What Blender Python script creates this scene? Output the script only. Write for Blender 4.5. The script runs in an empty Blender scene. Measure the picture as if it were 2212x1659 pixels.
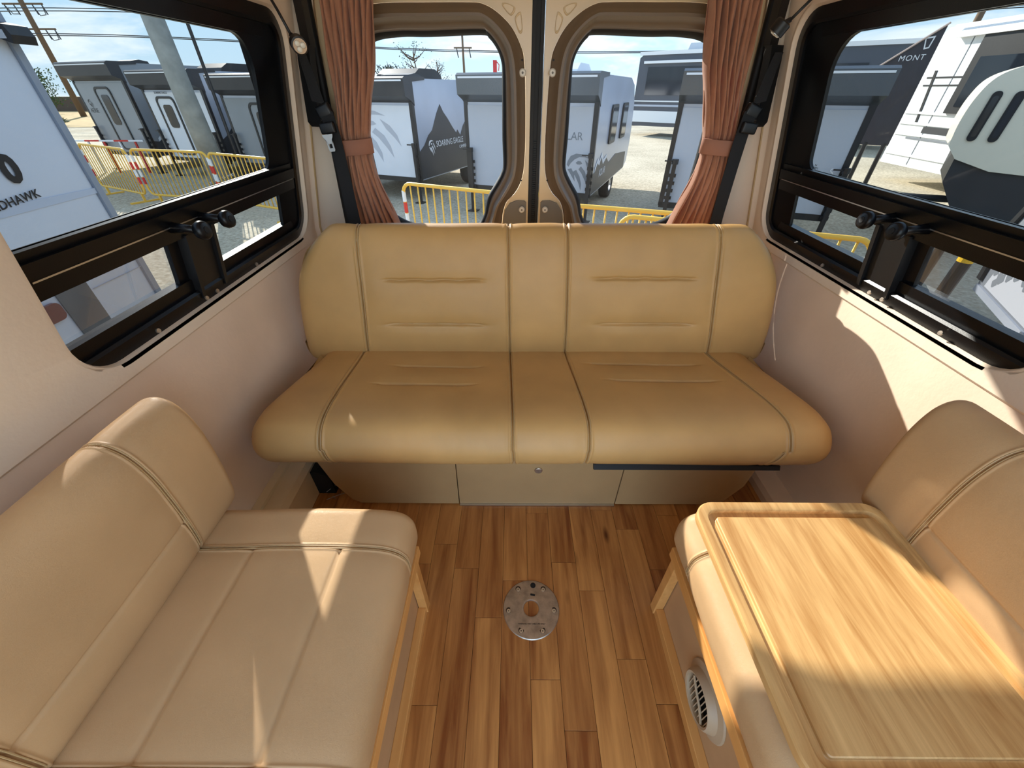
import bpy, bmesh, math, random
from mathutils import Vector, Matrix
random.seed(7)
S = bpy.context.scene
COL = S.collection
PI = math.pi

# ------------------------------------------------------------------ camera, sky, sun, exposure
cam_d = bpy.data.cameras.new('camera')
cam = bpy.data.objects.new('camera', cam_d); COL.objects.link(cam); S.camera = cam
cam_d.sensor_width = 36.0; cam_d.sensor_fit = 'HORIZONTAL'; cam_d.lens = 840.0/2212*36; cam_d.clip_start = 0.02; cam_d.clip_end = 400
_th = math.atan((829.5-192.0)/840.0)
_d = Vector((6.0/840, 637.5/840, -1)).normalized()
_up = Vector((0, math.cos(_th), math.sin(_th)))
_x = _d.cross(_up)
cam.matrix_world = Matrix(((_x.x, _x.y, _x.z, -.085), (_d.x, _d.y, _d.z, 0), (_up.x, _up.y, _up.z, 1.3), (0, 0, 0, 1)))

SUN = Vector((.60, -1.0, -.56)).normalized()       # direction in which the sunlight travels
sd = bpy.data.lights.new('sun', 'SUN'); sd.energy = 5.6; sd.angle = math.radians(.6); sd.color = (1, .93, .82)
sun = bpy.data.objects.new('sun', sd); COL.objects.link(sun)
sun.rotation_euler = SUN.to_track_quat('-Z', 'Y').to_euler(); sun.location = (-6, 6, 8)

W = bpy.data.worlds.new('sky'); S.world = W; W.use_nodes = True
nt = W.node_tree; nt.nodes.clear()
def N(nt, t, **k):
    n = nt.nodes.new(t)
    for a, b in k.items():
        if a.startswith('i_'): n.inputs[a[2:].replace('_', ' ')].default_value = b
        else: setattr(n, a, b)
    return n
out = N(nt, 'ShaderNodeOutputWorld'); bg = N(nt, 'ShaderNodeBackground')
geo = N(nt, 'ShaderNodeTexCoord'); sep = N(nt, 'ShaderNodeSeparateXYZ')
nt.links.new(geo.outputs['Generated'], sep.inputs[0])
cr = N(nt, 'ShaderNodeValToRGB'); e = cr.color_ramp.elements
e[0].position = 0.0; e[0].color = (.52, .68, .80, 1); e[1].position = .75; e[1].color = (.26, .44, .72, 1)
m = cr.color_ramp.elements.new(.14); m.color = (.42, .65, .86, 1)
m = cr.color_ramp.elements.new(.32); m.color = (.32, .56, .84, 1)
nt.links.new(sep.outputs['Z'], cr.inputs[0])
mp = N(nt, 'ShaderNodeMapping'); mp.inputs['Scale'].default_value = (2.2, 2.2, 11)
nt.links.new(geo.outputs['Generated'], mp.inputs[0])
nz = N(nt, 'ShaderNodeTexNoise'); nz.inputs['Scale'].default_value = 1.6; nz.inputs['Detail'].default_value = 9; nz.inputs['Roughness'].default_value = .62; nz.inputs['Distortion'].default_value = .6
nt.links.new(mp.outputs[0], nz.inputs['Vector'])
cl = N(nt, 'ShaderNodeValToRGB'); cl.color_ramp.elements[0].position = .47; cl.color_ramp.elements[1].position = .72
nt.links.new(nz.outputs['Fac'], cl.inputs[0])
mx = N(nt, 'ShaderNodeMixRGB'); mx.inputs[2].default_value = (.95, .97, 1.0, 1)
nt.links.new(cl.outputs[0], mx.inputs[0]); nt.links.new(cr.outputs[0], mx.inputs[1]); nt.links.new(mx.outputs[0], bg.inputs[0])
bg.inputs[1].default_value = 1.0
nt.links.new(bg.outputs[0], out.inputs[0])

vs = S.view_settings
S.display_settings.display_device = 'sRGB'
vs.view_transform = 'Standard'; vs.look = 'None'; vs.exposure = 1.98; vs.gamma = 1.0; vs.use_curve_mapping = False

# ------------------------------------------------------------------ materials
def srgb(r, g, b):
    f = lambda c: (c/255/12.92 if c/255 <= .04045 else ((c/255+.055)/1.055)**2.4)
    return (f(r), f(g), f(b), 1)
MATS = {}
def mat(name, col, rough=.5, metal=0, noise=0, nscale=20, bump=0, bscale=200, coat=0, vary=0, spec=.5, stretch=None, sheen=0):
    """procedural principled material with optional colour mottling and fine relief"""
    if name in MATS: return MATS[name]
    m = bpy.data.materials.new(name); m.use_nodes = True; t = m.node_tree; b = t.nodes['Principled BSDF']
    b.inputs['Base Color'].default_value = col; b.inputs['Roughness'].default_value = rough; b.inputs['Metallic'].default_value = metal
    b.inputs['Specular IOR Level'].default_value = spec
    if coat: b.inputs['Coat Weight'].default_value = coat; b.inputs['Coat Roughness'].default_value = .15
    if sheen: b.inputs['Sheen Weight'].default_value = sheen
    g = N(t, 'ShaderNodeNewGeometry'); src = g.outputs['Position']
    if stretch:
        mpp = N(t, 'ShaderNodeMapping'); mpp.inputs['Scale'].default_value = stretch; t.links.new(src, mpp.inputs[0]); src = mpp.outputs[0]
    if noise:
        n = N(t, 'ShaderNodeTexNoise'); n.inputs['Scale'].default_value = nscale; n.inputs['Detail'].default_value = 6
        t.links.new(src, n.inputs['Vector'])
        r = N(t, 'ShaderNodeValToRGB'); r.color_ramp.elements[0].position = .3; r.color_ramp.elements[1].position = .7
        lo = tuple(max(0, c*(1-noise)) for c in col[:3])+(1,); hi = tuple(min(1, c*(1+noise)) for c in col[:3])+(1,)
        r.color_ramp.elements[0].color = lo; r.color_ramp.elements[1].color = hi
        t.links.new(n.outputs['Fac'], r.inputs[0]); t.links.new(r.outputs[0], b.inputs['Base Color'])
    if bump:
        v = N(t, 'ShaderNodeTexNoise'); v.inputs['Scale'].default_value = bscale; v.inputs['Detail'].default_value = 3
        t.links.new(src, v.inputs['Vector'])
        bp = N(t, 'ShaderNodeBump'); bp.inputs['Strength'].default_value = bump; bp.inputs['Distance'].default_value = .002
        t.links.new(v.outputs['Fac'], bp.inputs['Height']); t.links.new(bp.outputs[0], b.inputs['Normal'])
    MATS[name] = m; return m

def leather(name, col, cscale, strength):
    m = bpy.data.materials.new(name); m.use_nodes = True; t = m.node_tree; b = t.nodes['Principled BSDF']
    b.inputs['Roughness'].default_value = .42; b.inputs['Specular IOR Level'].default_value = .45
    g = N(t, 'ShaderNodeNewGeometry')
    n = N(t, 'ShaderNodeTexNoise'); n.inputs['Scale'].default_value = 5; n.inputs['Detail'].default_value = 5; t.links.new(g.outputs['Position'], n.inputs['Vector'])
    r = N(t, 'ShaderNodeValToRGB'); r.color_ramp.elements[0].position = .3; r.color_ramp.elements[1].position = .75
    r.color_ramp.elements[0].color = tuple(c*.86 for c in col[:3])+(1,); r.color_ramp.elements[1].color = tuple(min(1, c*1.06) for c in col[:3])+(1,)
    t.links.new(n.outputs['Fac'], r.inputs[0]); t.links.new(r.outputs[0], b.inputs['Base Color'])
    v = N(t, 'ShaderNodeTexVoronoi'); v.feature = 'DISTANCE_TO_EDGE'; v.inputs['Scale'].default_value = cscale
    n2 = N(t, 'ShaderNodeTexNoise'); n2.inputs['Scale'].default_value = cscale*.35; n2.inputs['Detail'].default_value = 4; t.links.new(g.outputs['Position'], n2.inputs['Vector'])
    mxv = N(t, 'ShaderNodeMixRGB'); mxv.inputs[0].default_value = .03; t.links.new(g.outputs['Position'], mxv.inputs[1]); t.links.new(n2.outputs['Color'], mxv.inputs[2])
    t.links.new(mxv.outputs[0], v.inputs['Vector'])
    rr = N(t, 'ShaderNodeMapRange'); rr.inputs['From Max'].default_value = .12; t.links.new(v.outputs['Distance'], rr.inputs['Value'])
    ad = N(t, 'ShaderNodeMath', operation='ADD'); t.links.new(rr.outputs[0], ad.inputs[0]); t.links.new(n2.outputs['Fac'], ad.inputs[1])
    bp = N(t, 'ShaderNodeBump'); bp.inputs['Strength'].default_value = strength; bp.inputs['Distance'].default_value = .0012
    t.links.new(ad.outputs[0], bp.inputs['Height']); t.links.new(bp.outputs[0], b.inputs['Normal'])
    return m

def wood(name, c0, c1, axis=1, fine=1.0, rough=.35, vary=True, knots=False, bumps=.12):
    m = bpy.data.materials.new(name); m.use_nodes = True; t = m.node_tree; b = t.nodes['Principled BSDF']
    b.inputs['Roughness'].default_value = rough
    g = N(t, 'ShaderNodeNewGeometry'); oi = N(t, 'ShaderNodeObjectInfo')
    off = N(t, 'ShaderNodeMath', operation='MULTIPLY'); off.inputs[1].default_value = 37.0; t.links.new(oi.outputs['Random'], off.inputs[0])
    cx = N(t, 'ShaderNodeCombineXYZ')
    for i in range(3): t.links.new(off.outputs[0], cx.inputs[i])
    add = N(t, 'ShaderNodeVectorMath', operation='ADD'); t.links.new(g.outputs['Position'], add.inputs[0]); t.links.new(cx.outputs[0], add.inputs[1])
    sc = [34*fine]*3; sc[axis] = 2.2*fine
    mp = N(t, 'ShaderNodeMapping'); mp.inputs['Scale'].default_value = sc; t.links.new(add.outputs[0], mp.inputs[0])
    n = N(t, 'ShaderNodeTexNoise'); n.inputs['Scale'].default_value = 1.0; n.inputs['Detail'].default_value = 7; n.inputs['Roughness'].default_value = .62; n.inputs['Distortion'].default_value = .7
    t.links.new(mp.outputs[0], n.inputs['Vector'])
    sc2 = [9*fine]*3; sc2[axis] = 1.2*fine
    mp2 = N(t, 'ShaderNodeMapping'); mp2.inputs['Scale'].default_value = sc2; t.links.new(add.outputs[0], mp2.inputs[0])
    n2 = N(t, 'ShaderNodeTexNoise'); n2.inputs['Scale'].default_value = 1.0; n2.inputs['Detail'].default_value = 3; n2.inputs['Distortion'].default_value = 1.5; t.links.new(mp2.outputs[0], n2.inputs['Vector'])
    mixn = N(t, 'ShaderNodeMath', operation='MULTIPLY_ADD'); mixn.inputs[1].default_value = .55; t.links.new(n.outputs['Fac'], mixn.inputs[0])
    hl = N(t, 'ShaderNodeMath', operation='MULTIPLY'); hl.inputs[1].default_value = .45; t.links.new(n2.outputs['Fac'], hl.inputs[0]); t.links.new(hl.outputs[0], mixn.inputs[2])
    fac = mixn.outputs[0]
    if vary:
        vr = N(t, 'ShaderNodeMath', operation='MULTIPLY_ADD'); vr.inputs[1].default_value = .15; vr.inputs[2].default_value = -.075; t.links.new(oi.outputs['Random'], vr.inputs[0])
        s2 = N(t, 'ShaderNodeMath', operation='ADD'); t.links.new(fac, s2.inputs[0]); t.links.new(vr.outputs[0], s2.inputs[1]); fac = s2.outputs[0]
    r = N(t, 'ShaderNodeValToRGB'); r.color_ramp.elements[0].position = .34; r.color_ramp.elements[1].position = .66
    r.color_ramp.elements[0].color = c0; r.color_ramp.elements[1].color = c1
    t.links.new(fac, r.inputs[0]); colr = r.outputs[0]
    if knots:
        sc3 = [15]*3; sc3[axis] = 5
        mp3 = N(t, 'ShaderNodeMapping'); mp3.inputs['Scale'].default_value = sc3; t.links.new(add.outputs[0], mp3.inputs[0])
        vo = N(t, 'ShaderNodeTexVoronoi'); vo.inputs['Scale'].default_value = .55; t.links.new(mp3.outputs[0], vo.inputs['Vector'])
        kr = N(t, 'ShaderNodeValToRGB'); kr.color_ramp.elements[0].position = .02; kr.color_ramp.elements[1].position = .11
        kr.color_ramp.elements[0].color = (.25, .16, .1, 1); kr.color_ramp.elements[1].color = (1, 1, 1, 1)
        t.links.new(vo.outputs['Distance'], kr.inputs[0])
        mm = N(t, 'ShaderNodeMixRGB', blend_type='MULTIPLY'); mm.inputs[0].default_value = 1; t.links.new(colr, mm.inputs[1]); t.links.new(kr.outputs[0], mm.inputs[2]); colr = mm.outputs[0]
    t.links.new(colr, b.inputs['Base Color'])
    bp = N(t, 'ShaderNodeBump'); bp.inputs['Strength'].default_value = bumps; bp.inputs['Distance'].default_value = .001
    t.links.new(n.outputs['Fac'], bp.inputs['Height']); t.links.new(bp.outputs[0], b.inputs['Normal'])
    return m

def pane_mat(name, tint, haze=0.0, dust=0.0):
    m = bpy.data.materials.new(name); m.use_nodes = True; t = m.node_tree; t.nodes.clear()
    o = N(t, 'ShaderNodeOutputMaterial'); tr = N(t, 'ShaderNodeBsdfTransparent'); tr.inputs[0].default_value = tint
    gl = N(t, 'ShaderNodeBsdfGlossy'); gl.inputs['Roughness'].default_value = .01
    fr = N(t, 'ShaderNodeFresnel'); fr.inputs[0].default_value = 1.33
    fk = N(t, 'ShaderNodeMath', operation='MULTIPLY'); fk.inputs[1].default_value = .22; t.links.new(fr.outputs[0], fk.inputs[0])
    mi = N(t, 'ShaderNodeMixShader'); t.links.new(fk.outputs[0], mi.inputs[0]); t.links.new(tr.outputs[0], mi.inputs[1]); t.links.new(gl.outputs[0], mi.inputs[2])
    last = mi.outputs[0]
    if haze:
        df = N(t, 'ShaderNodeBsdfDiffuse'); df.inputs[0].default_value = (.8, .8, .78, 1)
        tl = N(t, 'ShaderNodeBsdfTranslucent'); tl.inputs[0].default_value = (.8, .8, .78, 1)
        ml = N(t, 'ShaderNodeMixShader'); ml.inputs[0].default_value = .5; t.links.new(df.outputs[0], ml.inputs[1]); t.links.new(tl.outputs[0], ml.inputs[2])
        g = N(t, 'ShaderNodeNewGeometry'); n = N(t, 'ShaderNodeTexNoise'); n.inputs['Scale'].default_value = 14; n.inputs['Detail'].default_value = 8; t.links.new(g.outputs['Position'], n.inputs['Vector'])
        mr = N(t, 'ShaderNodeMapRange'); mr.inputs['From Min'].default_value = .35; mr.inputs['From Max'].default_value = .75; mr.inputs['To Min'].default_value = haze*.35; mr.inputs['To Max'].default_value = haze
        t.links.new(n.outputs['Fac'], mr.inputs['Value'])
        m2 = N(t, 'ShaderNodeMixShader'); t.links.new(mr.outputs[0], m2.inputs[0]); t.links.new(last, m2.inputs[1]); t.links.new(ml.outputs[0], m2.inputs[2]); last = m2.outputs[0]
    t.links.new(last, o.inputs[0])
    return m

M_leather = leather('tan_vinyl', srgb(209, 171, 126), 420, .35)
M_leather_sofa = leather('tan_vinyl_smooth', srgb(204, 160, 100), 600, .15)
M_piping = mat('tan_piping', srgb(188, 158, 112), .5)
M_wall = mat('beige_wall_vinyl', srgb(242, 222, 199), .62, noise=.05, nscale=4, bump=.35, bscale=60)
M_walllow = mat('beige_wall_panel', srgb(241, 216, 192), .6, noise=.06, nscale=5, bump=.25, bscale=70)
M_plank = wood('floor_plank_wood', srgb(128, 68, 26), srgb(206, 142, 76), 1, 1.0, .36, True, True)
M_board = wood('pale_tabletop_wood', srgb(178, 128, 72), srgb(230, 188, 126), 1, 1.9, .38, False, False, .1)
M_maple = wood('maple_frame_wood', srgb(204, 140, 72), srgb(232, 174, 104), 1, .7, .4, False)
M_black = mat('black_frame_metal', srgb(10, 11, 15), .33, bump=.1, bscale=400, spec=.35)
M_black2 = mat('black_plastic', srgb(20, 20, 22), .42)
M_rubber = mat('black_rubber', srgb(12, 12, 13), .6)
M_web = mat('black_webbing', srgb(24, 24, 26), .75, bump=.5, bscale=900)
M_alu = mat('brushed_aluminium', srgb(215, 215, 215), .3, 1.0)
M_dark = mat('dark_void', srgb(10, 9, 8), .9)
M_ring = mat('taupe_door_plastic', srgb(116, 98, 78), .42, bump=.15, bscale=300)
M_doorpaint = mat('beige_door_paint', srgb(226, 200, 158), .3, coat=.4)
M_cap = mat('grey_cover_plastic', srgb(118, 112, 102), .5)
M_screw = mat('white_plastic_clip', srgb(225, 220, 208), .4)
M_steel = mat('worn_steel', srgb(182, 170, 156), .38, .9, noise=.25, nscale=40, bump=.3, bscale=120)
M_curtain = mat('brown_curtain_cloth', srgb(192, 138, 108), .85, noise=.08, nscale=60, bump=.4, bscale=500, sheen=.3)
_t = M_curtain.node_tree; _o = [n for n in _t.nodes if n.type == 'OUTPUT_MATERIAL'][0]; _p = _t.nodes['Principled BSDF']
_tl = N(_t, 'ShaderNodeBsdfTranslucent'); _tl.inputs[0].default_value = srgb(214, 120, 84); _m = N(_t, 'ShaderNodeMixShader'); _m.inputs[0].default_value = .28
_t.links.new(_p.outputs[0], _m.inputs[1]); _t.links.new(_tl.outputs[0], _m.inputs[2]); _t.links.new(_m.outputs[0], _o.inputs[0])
M_glass = pane_mat('window_pane', (.29, .30, .298, 1), .003)
M_glass2 = pane_mat('rear_window_pane', (.37, .385, .395, 1), .008)
M_glass3 = pane_mat('screened_pane', (.21, .215, .22, 1), .015)

# ------------------------------------------------------------------ helpers
def link(name, me, m, parent=None, smooth=False):
    o = bpy.data.objects.new(name, me); COL.objects.link(o)
    if m: me.materials.clear(); me.materials.append(m)
    if parent: o.parent = parent
    if smooth: me.shade_smooth()
    return o
def mesh(name, v, f, m, parent=None, smooth=False):
    me = bpy.data.meshes.new(name); me.from_pydata([tuple(p) for p in v], [], f); me.update()
    bm = bmesh.new(); bm.from_mesh(me); bmesh.ops.recalc_face_normals(bm, faces=bm.faces); bm.to_mesh(me); bm.free()
    return link(name, me, m, parent, smooth)
def tag(o, label, cat, group=None, kind=None):
    if label: o['label'] = label
    if cat: o['category'] = cat
    if group: o['group'] = group
    if kind: o['kind'] = kind
    return o
def struct(o): o['kind'] = 'structure'; return o
def thing(name, label, cat, loc=(0, 0, 0), rz=0, group=None, kind=None):
    o = bpy.data.objects.new(name, None); COL.objects.link(o); o.location = loc; o.rotation_euler = (0, 0, rz); o.empty_display_size = .1
    return tag(o, label, cat, group, kind)

class MB:
    def __init__(s): s.v = []; s.f = []
    def add(s, v, f):
        k = len(s.v); s.v += [tuple(p) for p in v]; s.f += [tuple(i+k for i in q) for q in f]; return s
    def box(s, x0, x1, y0, y1, z0, z1, b=0, mtx=None):
        x0, x1 = min(x0, x1), max(x0, x1); y0, y1 = min(y0, y1), max(y0, y1); z0, z1 = min(z0, z1), max(z0, z1)
        if b:
            bm = bmesh.new(); bmesh.ops.create_cube(bm, size=1)
            for q in bm.verts: q.co = Vector(((x0+x1)/2+q.co.x*(x1-x0), (y0+y1)/2+q.co.y*(y1-y0), (z0+z1)/2+q.co.z*(z1-z0)))
            bb = min(b, (x1-x0)*.45, (y1-y0)*.45, (z1-z0)*.45)
            bmesh.ops.bevel(bm, geom=bm.edges[:], offset=bb, segments=2, profile=.6, affect='EDGES')
            bm.verts.index_update(); v = [q.co.copy() for q in bm.verts]; f = [[q.index for q in fc.verts] for fc in bm.faces]; bm.free()
        else:
            v = [Vector(p) for p in ((x0, y0, z0), (x1, y0, z0), (x1, y1, z0), (x0, y1, z0), (x0, y0, z1), (x1, y0, z1), (x1, y1, z1), (x0, y1, z1))]
            f = [(0, 3, 2, 1), (4, 5, 6, 7), (0, 1, 5, 4), (1, 2, 6, 5), (2, 3, 7, 6), (3, 0, 4, 7)]
        if mtx: v = [mtx @ p for p in v]
        return s.add(v, f)
    def tube(s, pts, r, n=8, cap=True, rs=None):
        pts = [Vector(p) for p in pts]; rings = []; base = len(s.v); up = None
        for i, p in enumerate(pts):
            t = (pts[min(i+1, len(pts)-1)]-pts[max(i-1, 0)]).normalized()
            if up is None: up = t.orthogonal().normalized()
            a = (up - t*up.dot(t)).normalized(); up = a; b = t.cross(a); rr = rs[i] if rs else r
            rings.append([p+(a*math.cos(2*PI*j/n)+b*math.sin(2*PI*j/n))*rr for j in range(n)])
        v = [q for R in rings for q in R]; f = []
        for i in range(len(pts)-1):
            for j in range(n): f.append((i*n+j, i*n+(j+1) % n, (i+1)*n+(j+1) % n, (i+1)*n+j))
        if cap: f.append(tuple(range(n))[::-1]); f.append(tuple((len(pts)-1)*n+j for j in range(n)))
        return s.add(v, f)
    def prism(s, poly, ax, a0, a1):
        """poly of 2D points extruded along axis ax from a0 to a1"""
        def P(p, a): return {0: (a, p[0], p[1]), 1: (p[0], a, p[1]), 2: (p[0], p[1], a)}[ax]
        n = len(poly); v = [P(p, a0) for p in poly]+[P(p, a1) for p in poly]
        f = [tuple(range(n)), tuple(range(2*n-1, n-1, -1))]+[(i, (i+1) % n, n+(i+1) % n, n+i) for i in range(n)]
        return s.add(v, f)
    def loops(s, L, cap0=False, cap1=False, closed=True):
        n = len(L[0]); v = [p for R in L for p in R]; f = []
        for i in range(len(L)-1):
            for j in range(n if closed else n-1): f.append((i*n+j, i*n+(j+1) % n, (i+1)*n+(j+1) % n, (i+1)*n+j))
        if cap0: f.append(tuple(range(n))[::-1])
        if cap1: f.append(tuple((len(L)-1)*n+j for j in range(n)))
        return s.add(v, f)
    def xf(s, m): s.v = [tuple(m @ Vector(p)) for p in s.v]; return s
    def build(s, name, m, parent=None, smooth=False): return mesh(name, s.v, s.f, m, parent, smooth)
def box(name, x0, x1, y0, y1, z0, z1, m, parent=None, b=0): return MB().box(x0, x1, y0, y1, z0, z1, b).build(name, m, parent)
def autosmooth(o, ang=35):
    me = o.data; me.shade_smooth()
    try: me.set_sharp_from_angle(angle=math.radians(ang))
    except Exception: pass
    return o
def rrect(x0, x1, y0, y1, r, n=6):
    if not isinstance(r, (tuple, list)): r = (r,)*4
    P = []
    for (cx, cy, a0, rr) in ((x1-r[0], y1-r[0], 0, r[0]), (x0+r[1], y1-r[1], 90, r[1]), (x0+r[2], y0+r[2], 180, r[2]), (x1-r[3], y0+r[3], 270, r[3])):
        for i in range(n+1):
            a = math.radians(a0+90*i/n); P.append((cx+rr*math.cos(a), cy+rr*math.sin(a)))
    return P
def catmull(P, n, closed=True):
    m = len(P); R = []
    for i in range(m if closed else m-1):
        p = [Vector(P[(i+k) % m]) if closed else Vector(P[min(max(i+k, 0), m-1)]) for k in (-1, 0, 1, 2)]
        for j in range(n):
            t = j/n
            R.append(.5*((2*p[1])+(-p[0]+p[2])*t+(2*p[0]-5*p[1]+4*p[2]-p[3])*t*t+(-p[0]+3*p[1]-3*p[2]+p[3])*t**3))
    if not closed: R.append(Vector(P[-1]))
    return R
def resample(P, n, closed=False):
    P = [Vector(p) for p in P]; Q = P+[P[0]] if closed else P
    d = [0]
    for a, b in zip(Q, Q[1:]): d.append(d[-1]+(b-a).length)
    R = []; k = 0; tot = d[-1]
    for i in range(n):
        s = tot*i/(n if closed else n-1)
        while k < len(d)-2 and d[k+1] < s: k += 1
        t = (s-d[k])/max(1e-9, d[k+1]-d[k]); R.append(Q[k].lerp(Q[k+1], min(1, t)))
    return R
FONT_SCALE = 1.38
def text(name, s, m, size, M, parent=None, align='LEFT', ext=.002, spacing=1.0, shear=0.0, bold=0.0):
    """flat lettering turned into a mesh; size = capital height; M = matrix (x right, y up, z out)"""
    c = bpy.data.curves.new('t', 'FONT'); c.body = s; c.size = size*FONT_SCALE; c.extrude = ext; c.align_x = align; c.space_character = spacing; c.shear = shear; c.offset = bold; c.resolution_u = 3
    o = bpy.data.objects.new('t', c); COL.objects.link(o)
    dg = bpy.context.evaluated_depsgraph_get(); me = bpy.data.meshes.new_from_object(o.evaluated_get(dg)); bpy.data.objects.remove(o)
    me.transform(M)
    return link(name, me, m, parent)
def face_m(o, x, z):   # matrix from origin o, text x direction, text up direction
    x = Vector(x).normalized(); z = Vector(z).normalized(); n = x.cross(z)
    M = Matrix.Identity(4)
    for i in range(3): M[i][0] = x[i]; M[i][1] = z[i]; M[i][2] = n[i]; M[i][3] = o[i]
    return M

# ------------------------------------------------------------------ the van: floor
floor = struct(box('floor', -1.04, 1.04, -1.3, 1.98, -.06, -.004, mat('floor_underlay', srgb(70, 42, 20), .8)))
edges = [-.036+.083*k for k in range(-12, 13)]
joints = {-4: [.335, .86], -3: [.66], -2: [.527], -1: [.633], 0: [.352, .89], 1: [.685], 2: [.22], 3: [.61]}
def zy(py):   # floor distance of a picture row, from the calibrated camera
    v = (829.5-py)/840; return (v*math.sin(_th)+math.cos(_th))/(-(v*math.cos(_th)-math.sin(_th)))*1.3
J = {-4: [zy(1176), zy(1525)], -3: [zy(1228)], -2: [zy(1334.6)], -1: [zy(1254)], 0: [zy(1108.4), zy(1467.8)], 1: [zy(1214.7), zy(1577.8)], 2: [zy(1275)], 3: [zy(1101), zy(1422.3)], 4: [zy(1142), zy(1519)], 5: [zy(1229)]}
for k in range(-12, 12):
    x0 = -.036+.083*k; x1 = x0+.083
    ys = J.get(k, [random.uniform(.2, .9)])
    ys = sorted(ys); cuts = [ys[0]-.62*1.0 if ys[0] > -.1 else ys[0]]+ys
    while cuts[-1] < 1.94: cuts.append(min(1.95, cuts[-1]+random.uniform(.5, .75)))
    while cuts[0] > -1.2: cuts.insert(0, cuts[0]-random.uniform(.5, .75))
    for a, b in zip(cuts, cuts[1:]):
        MB().box(x0+.0004, x1-.0004, a+.0004, b-.0004, -.006, 0, .0007).build('plank', M_plank, floor)

# ------------------------------------------------------------------ side walls with their window openings
def wx(z, off=0): return .985-.2*(z-.8)+off if z > .8 else .985+off
OY0, OY1, OZ0, OZ1 = .655, 1.765, .797, 1.505
def side_wall(s, name):
    inner = rrect(OY0, OY1, OZ0, OZ1, .10, 8)
    big = []
    cy, cz = (OY0+OY1)/2, (OZ0+OZ1)/2
    Y0, Y1, Z0, Z1 = -.80, 1.82, .758, 1.83
    for (y, z) in inner:
        dy, dz = y-cy, z-cz
        ty = ((Y1 if dy > 0 else Y0)-cy)/dy if abs(dy) > 1e-6 else 1e9
        tz = ((Z1 if dz > 0 else Z0)-cz)/dz if abs(dz) > 1e-6 else 1e9
        t = min(ty, tz); big.append((cy+dy*t, cz+dz*t))
    # make sure outer corners exist
    for cyy, czz in ((Y0, Z0), (Y1, Z0), (Y1, Z1), (Y0, Z1)):
        k = min(range(len(big)), key=lambda i: (big[i][0]-cyy)**2+(big[i][1]-czz)**2); big[k] = (cyy, czz)
    def P(y, z, off): return (s*(wx(z)+off), y, z)
    L = [[P(y, z, 0) for y, z in big]]
    for t in (.35, .7, .93):
        L.append([P(a[0]+(b[0]-a[0])*t, a[1]+(b[1]-a[1])*t, 0) for a, b in zip(big, inner)])
    def grow(d, off): return [P(y, z, off) for y, z in rrect(OY0-d, OY1+d, OZ0-d, OZ1+d, .10+d, 8)]
    L.append(grow(.012, 0)); L.append(grow(.004, .002)); L.append(grow(0, .010)); L.append(grow(-.001, .022))
    # lower lip of the upper panel, turned back to the wall
    mb = MB().loops(L)
    lip = [[(s*(.985), y, .758) for y in (-.80, 1.82)], [(s*.990, y, .752) for y in (-.80, 1.82)], [(s*1.02, y, .752) for y in (-.80, 1.82)]]
    mb.loops(lip, closed=False)
    o = mb.build(name, M_wall); autosmooth(o, 40); struct(o)
    lo = MB()
    prof = [(.992, .753), (.992, .6), (.990, .35), (.985, .12), (.985, -.01)]
    lo.loops([[(s*x, y, z) for y in [-.80+i*.175 for i in range(16)]] for x, z in prof], closed=False)
    lo.build('lower_panel', M_walllow, o, True)
    box('outer_skin', s*1.03, s*1.06, -.80, 2.0, -.06, .78, M_dark, o)
    return o
wl = side_wall(-1, 'wall_left'); wr = side_wall(1, 'wall_right')
# slightly raised front end panel behind the left bench, with its joint line
MB().loops([[(-.986, y, .74), (-.984, y, .762), (wx(.95)*-1+.001, y, .95), (wx(1.5)*-1+.001, y, 1.5)] for y in (-.79, .315, .318)], closed=False).build('joint_panel', M_wall, wl)
ceil = struct(MB().box(-1.1, 1.1, -.70, 2.02, 1.80, 1.86).build('ceiling', M_wall))

# rear corner pillars between side wall and doors
def pillar(s, name):
    prof = lambda z: [(wx(z)*1.0, 1.818), (wx(z)-.004, 1.828), (wx(z)-.012, 1.833), (wx(z)-.02, 1.85), (wx(z)-.05, 1.872), (.80+.04*(1.5-z), 1.885), (.80+.04*(1.5-z), 1.93)]
    L = [[(s*min(x, wx(z)), y, z) for x, y in prof(z)] for z in [-.01, .2, .4, .6, .8, 1.0, 1.2, 1.4, 1.6, 1.81]]
    o = MB().loops(L, closed=False).build(name, M_wall); autosmooth(o, 60); struct(o)
    # ribbed vertical trim line and metal jamb strip
    MB().tube([(s*(wx(z)-.016), 1.838, z) for z in (.1, .8, 1.2, 1.79)], .004, 6).build('trim_bead', M_piping, o)
    MB().loops([[(s*(.845+.0*z+.04*(1.3-z)), 1.868, z), (s*(.83+.04*(1.3-z)), 1.862, z), (s*(.812+.04*(1.3-z)), 1.875, z)] for z in (1.15, 1.3, 1.45, 1.79)], closed=False).build('metal_jamb', mat('satin_metal', srgb(190, 186, 178), .35, .6), o, True)
    b = MB().box(s*1.0, s*1.06, 1.82, 2.0, -.06, 1.82).build('outer_skin', M_dark, o)
    return o
pillar(-1, 'trim_1'); pillar(1, 'trim_2')

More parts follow.
